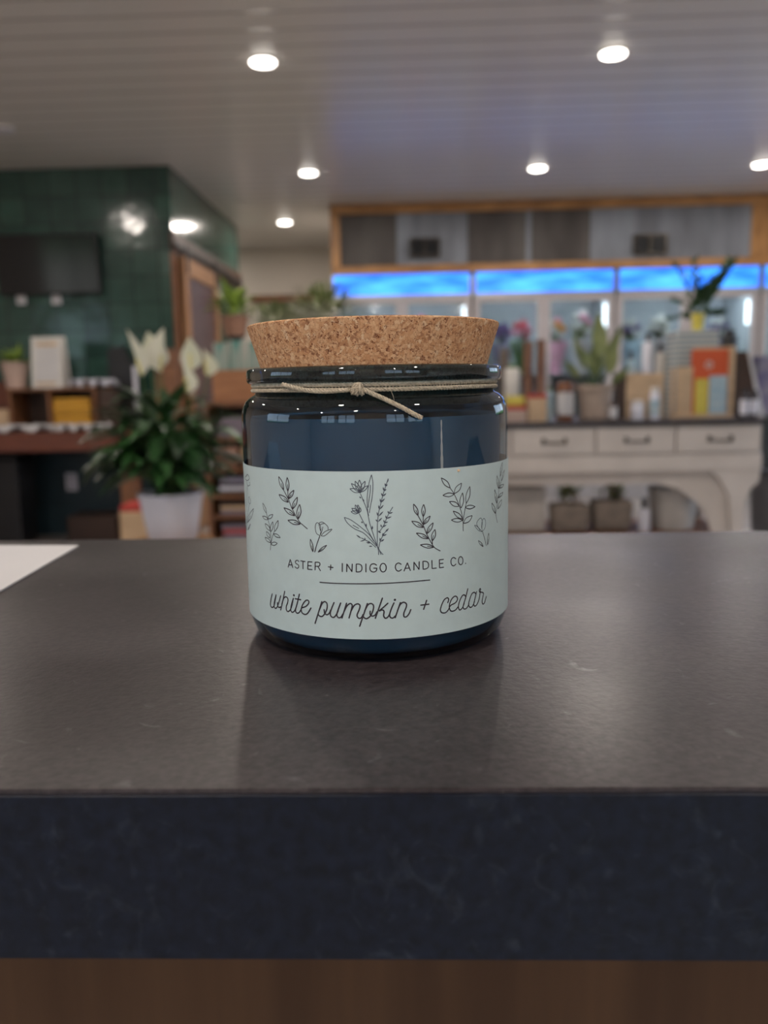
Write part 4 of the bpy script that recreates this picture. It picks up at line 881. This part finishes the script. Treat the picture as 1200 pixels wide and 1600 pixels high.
# ------------------------------------------------------------------ peace lily in a white pot on a low stool
PY = 3.30; pxc = at(267, 770, PY).x; zr = zt(267, 768, PY); r1 = (at(317, 770, PY).x - at(217, 770, PY).x)/2
zs = zt(267, 842, PY)
st = thing('plant_stool', 'low brown wooden stool under the white pot', 'stool', pxc, PY, 0)
K(MB().lathe([(0,zs-.036),(.155,zs-.036),(.16,zs-.03),(.16,zs-.008),(.155,zs-.001),(0,zs-.001)], (pxc, PY, 0), 40), 'seat', M['pine'], st)
for a in (45, 135, 225, 315):
    c, s_ = math.cos(R(a)), math.sin(R(a)); K(MB().tube([(pxc+.13*c, PY+.13*s_, 0), (pxc+.10*c, PY+.10*s_, zs-.037)], .014, 8), 'leg', M['wood'], st)
pl = thing('peace_lily', 'dark green peace lily with cream flowers in a tapered white pot', 'plant', pxc, PY, zs)
h = zr - zs; rb_ = r1*.74
K(MB().lathe([(0,.0003),(rb_-.004,.0003),(rb_,.004),(r1-.004,h-.022),(r1,h-.02),(r1,h-.002),(r1-.003,h),(r1-.009,h-.001),(r1-.012,h-.02),(rb_-.008,.01),(0,.01)], (pxc, PY, zs), 64), 'pot', M['pot'], pl)
K(MB().lathe([(0,h-.018),(r1-.014,h-.018),(r1-.014,h-.028),(0,h-.028)], (pxc, PY, zs), 32), 'soil', M['soil'], pl)
random.seed(11); lf = MB(); stm = MB()
for i in range(230):
    a = random.uniform(0, 2*math.pi); tilt = random.triangular(.12, 1.45, .8); rad = random.uniform(.10, .30) if i > 40 else random.uniform(.2, .36)
    d_ = Vector((math.cos(a)*math.cos(tilt), math.sin(a)*math.cos(tilt), math.sin(tilt)))
    st_ = Vector((pxc + random.uniform(-.04,.04), PY + random.uniform(-.04,.04), zr-.03)); e_ = st_ + Vector((d_.x, d_.y, 0))*rad*.75 + Vector((0, 0, .04 + rad*1.2*math.sin(tilt)))
    stm.tube([st_, (st_+e_)/2 + Vector((0,0,.03)), e_], .0022, 5)
    lf.leaf(e_, Vector((d_.x, d_.y, random.uniform(-.25, .55))), random.uniform(.13, .21), random.uniform(.045, .070), random.uniform(.7, 1.3), .3, 7)
K(lf, 'foliage', M['green'], pl); K(stm, 'stalks', M['stem'], pl)
for cx_, cy_, h_, w_, dy, tl in ((222,575,.19,.085,-.05,-.25),(236,560,.14,.10,.02,0),(252,568,.175,.10,0,.15),(246,562,.13,.09,.06,.02),(299,565,.13,.085,-.02,.02),(294,602,.13,.075,-.05,-.12),(324,575,.11,.075,.05,-.08)):
    p = at(cx_, cy_+14, PY+dy); f = MB(); f.leaf(p, (tl, -.1, 1), h_, w_, -.1, .9, 8, shape=.42)
    stk = MB().tube(spl([Vector((pxc+(p.x-pxc)*.3, PY, zr)), Vector(((pxc*.3+p.x*.7), PY+dy*.6, (zr+p.z)/2+.02)), p], 6), .003, 5)
    fo = K(f, 'spathe', M['spathe'], pl); K(MB().tube([p+Vector((0,-.008,.01)), p+Vector((tl*.05,-.012,.065))], .006, 6), 'spadix', M['spadix'], pl, fo)
    K(stk, 'flower_stalk', M['stem'], pl)

# ------------------------------------------------------------------ tiled block: screen, outlets, barn door
TVY = 6.44; xa, xb = rx(-45, 156, 420, TVY); z1, z0 = zt(78, 366, TVY), zt(78, 460, TVY)
xa = xb - (z1-z0)*1.78
tv = thing('television', 'black flat screen television mounted on the green tiles', 'television', (xa+xb)/2, TVY, z0)
K(B(xa, TVY, z0, xb, TVY+.045, z1, .004), 'casing', M['black'], tv); K(B(xa+.008, TVY-.002, z0+.014, xb-.008, TVY-.0003, z1-.008), 'screen', M['screen'], tv)
tv.rotation_euler = (R(5), 0, 0)
K(B(xa+.3, TVY+.046, z0+.1, xb-.3, 6.47, z1-.25), 'wall_mount', M['black'], tv)
for a, lb in ((33, 'small white outlet plate below the television, the left one'), (88, 'small white outlet plate below the television, the right one')):
    p = at(a, 468, 6.49); o = thing('wall_outlet', lb, 'outlet', p.x, 6.49, p.z, 'outlets below the television')
    K(B(p.x-.036, 6.485, p.z-.036, p.x+.036, 6.499, p.z+.036, .004), 'plate', M['pot'], o); K(B(p.x-.018, 6.482, p.z-.022, p.x+.018, 6.4845, p.z+.022), 'socket', M['paper'], o)
p = at(112, 753, 6.49); o = thing('wall_outlet', 'white outlet on the dark wall under the desk', 'outlet', p.x, 6.49, p.z)
K(B(p.x-.045, 6.485, p.z-.07, p.x+.045, 6.499, p.z+.07, .004), 'plate', M['pot'], o)
for s_ in (-1, 1): K(B(p.x-.018, 6.481, p.z+s_*.032-.014, p.x+.018, 6.4845, p.z+s_*.032+.014), 'socket', M['lilac'], o)
# barn door hung on the side of the block
DX = TX + .05
yA = TYB; 
def sy(px, py):     # point on the plane x = DX seen at that pixel
    return atx(px, py, DX)
q0, q1 = sy(284, 420), sy(338, 450)
y0_, y1_ = q0.y, min(q1.y, TYB-.35); dzt = sy(290, 404).z
bd = thing('barn_door', 'oak framed barn door with dark glass on the side of the tiled block', 'door', DX, (y0_+y1_)/2, .02)
f = MB(); w = .13
f.box(DX-.02, y0_, .02, DX+.02, y0_+w, dzt).box(DX-.02, y1_-w, .02, DX+.02, y1_, dzt).box(DX-.02, y0_+w, dzt-w, DX+.02, y1_-w, dzt).box(DX-.02, y0_+w, .02, DX+.02, y1_-w, .3)
K(f, 'door_frame', M['doorwood'], bd)
K(B(DX-.006, y0_+w, .3, DX+.006, y1_-w, dzt-w), 'glass_panel', mat('smoky violet door glass', (.085, .07, .10), .25, spec=.6, c2=(.10, .04, .05), scale=1.2), bd)
for yy in (y0_+.10, y1_-.10): K(B(DX+.021, yy-.025, dzt-.12, DX+.03, yy+.025, dzt+.10, .002), 'hanger', M['black'], bd); 
rl = thing('door_rail', 'dark steel sliding rail with brown backing board above the barn door', 'rail', DX, y0_, dzt+.05)
K(B(TX+.001, y0_-.12, dzt+.02, TX+.028, TYB-.02, dzt+.17, .003), 'backing_board', M['darkwood'], rl); K(B(DX-.012, y0_-.1, dzt+.055, DX-.002, TYB-.05, dzt+.095), 'rail', M['black'], rl)
K(B(TX+.001, y0_-.12, .02, TX+.02, y0_-.02, dzt+.01), 'casing', M['wood'], rl)

# ------------------------------------------------------------------ desk at the left with its clutter
DY = 5.6; DZ = zt(60, 676, DY); xb = at(172, 690, DY).x; xa = XL + .3
dk = thing('desk', 'long desk with thick red brown wooden top against the dark wall', 'desk', (xa+xb)/2, DY, 0)
dzb = zt(60, 706, DY)
K(B(xa, DY, dzb, xb, 6.48, DZ, .006), 'desktop', M['redwood'], dk)
lx0, lx1 = rx(190, 212, 780, DY+.1)
K(B(xa+.1, DY+.05, 0, xa+.2, 6.4, dzb-.0005), 'leg', M['redwood'], dk); K(B(xb-.12, 6.2, 0, xb-.03, 6.29, dzb-.0005), 'leg', M['redwood'], dk)
one(B(lx0, DY+.1, 0, lx1, DY+.2, zt(200, 733, DY+.1)), 'wooden_post', M['wood'], 'short brown wooden post between the desk and the white pot', 'post', ((lx0+lx1)/2, DY+.1, 0))
# paper runner and sheets on the desktop
def sheet(a, b_, py, Y0, Y1, z, m, nm, lb, cat, seed=0, amp=.012):
    random.seed(seed); xa_, xb_ = rx(a, b_, py, Y0); mb = MB(); nx, ny = 16, 6; g_ = {}
    for k in (0, 1):
        for i in range(nx+1):
            for j in range(ny+1): g_[i, j, k] = mb.bm.verts.new((xa_+(xb_-xa_)*i/nx, Y0+(Y1-Y0)*j/ny, z+.001+(.5+.5*math.sin(i*1.3+j*2.1+seed))*amp*(.3+.7*random.random() if k == 0 else 1)+.0015*k))
    for i in range(nx):
        for j in range(ny):
            for k in (0, 1): mb.bm.faces.new([g_[i+a_, j+b__, k] for a_, b__ in ((0,0),(1,0),(1,1),(0,1))][::1 if k else -1])
    mb.smooth = True
    return one(mb, nm, m, lb, cat, ((xa_+xb_)/2, Y0, z))
sheet(-60, 78, 672, DY+.01, DY+.30, DZ, M['paper'], 'paper_runner', 'crumpled white paper along the desk edge, left of the orange stack', 'paper', 1, .05)
sheet(82, 158, 672, DY+.01, DY+.26, DZ, M['paper'], 'crumpled_paper', 'crumpled pale paper on the desk in front of the orange stack', 'paper', 2, .05)
sheet(160, 188, 652, DY+.5, DY+.62, DZ, M['pot'], 'loose_sheet', 'small white sheet behind the left leaves of the peace lily', 'paper', 3, .02)
# cubby hutch
HY = DY+.32; hx0, hx1 = at(14, 640, HY).x, at(150, 640, HY).x; hz1 = zt(80, 606, HY); t_ = .02
hu = thing('cubby_shelf', 'brown two compartment cubby shelf standing on the desk', 'shelf', (hx0+hx1)/2, HY, DZ+.0005)
hm = at(77, 640, HY).x
f = MB(); z0 = DZ+.0005
f.box(hx0, HY, z0, hx0+t_, HY+.3, hz1-t_).box(hx1-t_, HY, z0, hx1, HY+.3, hz1-t_).box(hm-t_/2, HY, z0+t_, hm+t_/2, HY+.3, hz1-t_).box(hx0+t_, HY, z0, hx1-t_, HY+.3, z0+t_)
K(f, 'carcass', M['wood'], hu); K(B(hx0-.01, HY-.01, hz1-t_+.0003, hx1+.01, HY+.31, hz1, .002), 'top', M['wood'], hu); K(B(hx0+t_, HY+.285, z0+t_, hx1-t_, HY+.299, hz1-t_), 'back', M['darkwood'], hu)
zz = z0+t_+.0005
for k in range(6):
    hh = (zt(110, 622, HY) - z0 - t_)/6
    one(B(hm+.02+.004*(k%2), HY+.015+.006*(k%3), zz, hx1-.045-.006*(k%3), HY+.25, zz+hh-.001, .003), 'folded_envelope', M['yolk'], 'golden yellow padded envelope in the pile inside the cubby shelf', 'envelope', (hm+.1, HY, zz), 'golden yellow envelopes in the cubby shelf'); zz += hh
bx2 = lambda a, b_, top, Y, z0, m, nm, lb, cat, d_, taper=None: one(B(at(a, top, Y).x, Y, z0, at(b_, top, Y).x, Y+d_, zt((a+b_)/2, top, Y), .004, taper), nm, M[m], lb, cat, (at((a+b_)/2, top, Y).x, Y, z0))
bx2(-8, 12, 640, HY+.05, DZ+.0005, 'kraft', 'beige_box', 'beige box on the desk left of the cubby shelf', 'box', .15)
bx2(-30, 10, 596, HY+.22, DZ+.0005, 'redwood', 'tall_brown_box', 'tall red brown box at the left edge behind the beige box', 'box', .08)
bx2(153, 172, 608, HY+.02, DZ+.0005, 'darkwood', 'dark_bookend', 'dark brown block at the right end of the cubby shelf', 'box', .2)
xk0, xk1 = rx(170, 208, 590, HY+.35)
kb = thing('black_case', 'black upright case with a pale right edge behind the peace lily', 'case', (xk0+xk1)/2, HY+.35, DZ+.0005)
K(MB().prism([(xk0, DZ+.0005), (xk1, DZ+.0005), (xk1, zt(208, 575, HY+.35)), ((xk0+xk1)/2+.02, zt(208, 540, HY+.35)), (xk0, zt(170, 545, HY+.35))], HY+.35, HY+.45), 'body', M['black'], kb)
K(B(xk1+.001, HY+.345, DZ+.0005, xk1+.03, HY+.36, zt(212, 572, HY+.35)), 'edge', M['pot'], kb)
# on the cubby shelf: planter, stand up sign, papers
X = at(26, 600, HY+.14).x; zp = zt(26, 566, HY+.14); pr = (at(47, 570, HY+.14).x-at(5, 570, HY+.14).x)/2
hp = thing('small_planter', 'blush planter with pale green grassy leaves on the cubby shelf', 'plant', X, HY+.14, hz1+.0005)
K(MB().lathe(pot_prof(pr*.68, pr, zp-hz1), (X, HY+.14, hz1+.0005), 36), 'pot', M['pinkpot'], hp)
random.seed(9); K(foliage((X, HY+.14, zp-.02), 60, .10, .022, .06, (.4, 1.5), .9, inner=.05), 'foliage', M['lime'], hp)
sx0, sx1 = rx(50, 99, 600, HY+.05); zq = zt(78, 526, HY+.08)
sg = thing('standing_sign', 'white framed tabletop sign with tan lettering lines on the cubby shelf', 'sign', (sx0+sx1)/2, HY+.05, hz1+.0005)
def slab(x0, x1, y0, y1, z0, z1, th): return MB().box(x0, y0, z0, x1, y0+th, z1)
hgt = zq-hz1-.001
for nm_, sgn, m_ in (('front_panel', 1, 'white'), ('rear_panel', -1, 'white')):
    mb = MB(); mb.box(sx0, -.004, 0, sx1, .004, hgt); 
    for v in mb.bm.verts: v.co.y += (HY+.10) - sgn*.045*(1 - v.co.z/hgt) + (-.005 if sgn > 0 else .005); v.co.z += hz1+.0005; v.co.x += (.0 if sgn > 0 else .015)
    K(mb, nm_, M[m_], sg)
def onface(u0, u1, v0, v1, m, nm_):
    mb = MB(); mb.box(sx0+(sx1-sx0)*u0, -.0012, hgt*v0, sx0+(sx1-sx0)*u1, -.0002, hgt*v1)
    for v in mb.bm.verts: v.co.y += (HY+.10) - .045*(1 - v.co.z/hgt) - .0092; v.co.z += hz1+.0005
    K(mb, nm_, m, sg)
onface(.12, .88, .14, .80, M['paper'], 'printed_sheet'); onface(.18, .82, .82, .89, M['tan'], 'lettering_line'); onface(.15, .75, .06, .11, M['tan'], 'lettering_line')
sheet(106, 172, 600, HY+.02, HY+.22, hz1, M['pot'], 'paper_stack', 'curling white papers on the right half of the cubby shelf', 'paper', 5, .06)
# bin, box and rug by the dark wall
bnx = at(20, 770, 6.15).x; bz1 = zt(20, 706, 6.15)
bn = thing('waste_bin', 'black waste bin standing on the floor at the left edge under the desk', 'bin', bnx, 6.15, 0)
K(B(bnx-.19, 6.0, 0, bnx+.12, 6.3, dzb-.08, .02, .9), 'body', M['black'], bn); K(B(bnx-.2, 5.99, dzb-.079, bnx+.13, 6.31, dzb-.05, .008), 'lid', M['black'], bn)
a_, b__ = rx(108, 185, 820, 6.2); one(B(a_, 6.15, 0, b__, 6.45, zt(150, 806, 6.15), .02), 'low_crate', M['darkwood'], 'low dark brown crate on the floor beside the dark wall', 'crate', ((a_+b__)/2, 6.15, 0))
a_, b__ = rx(186, 228, 800, 4.9); kk = thing('cardboard_box', 'tan cardboard box with a red top left of the white pot', 'box', (a_+b__)/2, 4.9, 0)
K(B(a_, 4.9, 0, b__, 5.15, zt(205, 800, 4.9), .004), 'body', M['tan'], kk); K(B(a_+.005, 4.905, zt(205, 800, 4.9)+.0005, b__-.01, 5.145, zt(205, 790, 4.9), .003), 'lid', M['red'], kk)

# ------------------------------------------------------------------ bookcase and crate between the lily and the jar
KY = 4.25; kx0, kx1 = at(322, 740, KY).x, at(452, 740, KY).x; kz1 = zt(380, 628, KY); t_ = .022
bc = thing('bookcase', 'brown open bookcase between the peace lily and the jar', 'bookcase', (kx0+kx1)/2, KY, 0)
f = MB(); f.box(kx0, KY, 0, kx0+t_, KY+.32, kz1-t_).box(kx1-t_, KY, 0, kx1, KY+.32, kz1-t_); K(f, 'sides', M['wood'], bc)
K(B(kx0-.008, KY-.008, kz1-t_+.0003, kx1+.008, KY+.33, kz1, .002), 'top', M['wood'], bc); K(B(kx0+t_, KY+.305, 0, kx1-t_, KY+.319, kz1-t_), 'back', M['darkwood'], bc)
shz = [zt(350, y, KY) for y in (684, 733, 774, 806, 842)]
for z in shz: K(B(kx0+t_, KY+.003, z-.018, kx1-t_, KY+.304, z), 'shelf', M['wood'], bc)
tops = [kz1-t_] + [z-.018 for z in shz[:-1]]
items = ((0, 340, 394, .06, 'lilac', 'lilac_cushion', 'lilac grey folded cloth on the top shelf of the bookcase', 'cloth'), (1, 336, 372, .03, 'wicker', 'wicker_basket', 'brown wicker basket on the second shelf of the bookcase', 'basket'), (1, 376, 400, .03, 'tan', 'tan_basket', 'tan basket right of the wicker one, half behind the jar', 'basket'))
for k, a, b_, gap, m, nm_, lb, cat in items:
    xa_, xb_ = rx(a, b_, 700, KY+.03); one(B(xa_, KY+.03, shz[k]+.0005, xb_, KY+.25, tops[k]-gap, .012, .92 if cat == 'basket' else None), nm_, M[m], lb, cat, ((xa_+xb_)/2, KY+.03, shz[k]+.0005))
bkm = [('red', 'dark red'), ('pot', 'white'), ('lilac', 'lilac grey'), ('darktop', 'charcoal'), ('tan', 'tan'), ('purple', 'violet'), ('darkwood', 'brown')]
random.seed(4)
ordn = {2: 'third', 3: 'fourth', 4: 'lowest visible'}
for k in (2, 3, 4):
    z = shz[k]+.0005; j = 0
    while z + .03 < tops[k]-.01:
        hh = random.uniform(.018, .026); m, cn = bkm[(j*2+k*3) % 7]; xa_, xb_ = rx(342+random.uniform(0,4), 392, 760, KY+.03)
        o = thing('book', '%s book, %s from the bottom of the pile on the %s shelf' % (cn, ('first','second','third','fourth','fifth')[j], ordn[k]), 'book', (xa_+xb_)/2, KY+.03, z, 'books lying in the bookcase')
        K(B(xa_+.003, KY+.033, z+.003, xb_-.004, KY+.2, z+hh-.003), 'pages', M['paper'], o)
        cv = MB(); cv.box(xa_, KY+.03, z, xb_, KY+.205, z+.0028).box(xa_, KY+.03, z+hh-.0028, xb_, KY+.205, z+hh).box(xa_, KY+.03, z+.0029, xb_, KY+.0325, z+hh-.0029); K(cv, 'cover', M[m], o)
        z += hh+.0004; j += 1
# wooden crate with cards on the bookcase
cY = KY+.04; xa_, xb_ = rx(332, 448, 600, cY); cz = zt(360, 578, cY)
cr0 = thing('card_crate', 'orange brown wooden crate of greeting cards on the bookcase', 'crate', (xa_+xb_)/2, cY, kz1+.0005); z0 = kz1+.0005
f = MB(); f.box(xa_, cY, z0, xb_, cY+.014, cz).box(xa_, cY+.186, z0, xb_, cY+.2, cz).box(xa_, cY+.014, z0, xa_+.014, cY+.186, cz).box(xb_-.014, cY+.014, z0, xb_, cY+.186, cz).box(xa_+.014, cY+.014, z0, xb_-.014, cY+.186, z0+.012)
K(f, 'box', mat('orange brown crate wood', (.46, .21, .09), .5, c2=(.34, .14, .06), scale=5, stretch=(1, 6, 6)), cr0)
for i, (a, b_, top, lb) in enumerate(((333, 357, 536, 'pale card with teal print, left one in the crate'), (359, 383, 532, 'pale card with teal and blue print, right one in the crate'), (386, 410, 534, 'pale card in the crate, behind the jar rim'))):
    u0, u1 = rx(a, b_, 560, cY+.02)
    one(B(u0, cY+.03, z0+.0125, u1, cY+.034, zt(a, top, cY+.03)), 'greeting_card', M['teallabel'], lb, 'card', ((u0+u1)/2, cY+.03, z0+.0125), 'greeting cards in the crate')
# upright wooden display panel behind the lily
a_, b__ = rx(243, 276, 600, 5.0)
one(B(a_, 5.0, 0, b__, 5.06, zt(258, 545, 5.0), .004), 'display_board', M['wood'], 'brown wooden board standing behind the cream lily flowers', 'board', ((a_+b__)/2, 5.0, 0))

# ------------------------------------------------------------------ plants before the cream wall
def stand_plant(px, pytop, Y, r_, potz0, potz1, potm, lb, fol, leafm, rim=1.0):
    X = at(px, 480, Y).x; o = thing('plant_on_stand', lb, 'plant', X, Y, 0)
    K(MB().lathe([(0,0),(.13,0),(.13,.015),(.016,.022),(.014,potz0-.03),(r_*.7,potz0-.012),(r_*.7,potz0-.001),(0,potz0-.001)], (X, Y, 0), 24), 'stand', M['black'], o)
    K(MB().lathe(pot_prof(r_*.75, r_, potz1-potz0), (X, Y, potz0), 32), 'pot', M[potm], o)
    K(fol(X, Y, potz1), 'foliage', M[leafm], o); return o
random.seed(31)
stand_plant(366, 470, 5.2, .085, zt(366, 525, 5.2), zt(366, 494, 5.2), 'wicker', 'lime green leafy plant in a wicker planter above the card crate', lambda X, Y, z: foliage((X, Y, z-.01), 60, .11, .05, .13, (.3, 1.5), .8), 'lime')
stand_plant(505, 470, 5.3, .13, zt(505, 560, 5.3), zt(505, 515, 5.3), 'terracotta', 'bushy olive green plant rising behind the left half of the cork lid', lambda X, Y, z: bushy((X+.01, Y, zt(505, 492, 5.3)), (.27, .2, .17), 620, .055, .026), 'olive')
stand_plant(425, 480, 5.6, .11, zt(425, 560, 5.6), zt(425, 515, 5.6), 'bag', 'low dark olive plant between the lime green plant and the bushy one', lambda X, Y, z: bushy((X, Y, zt(425, 500, 5.6)), (.22, .15, .10), 300, .05, .024), 'olive')
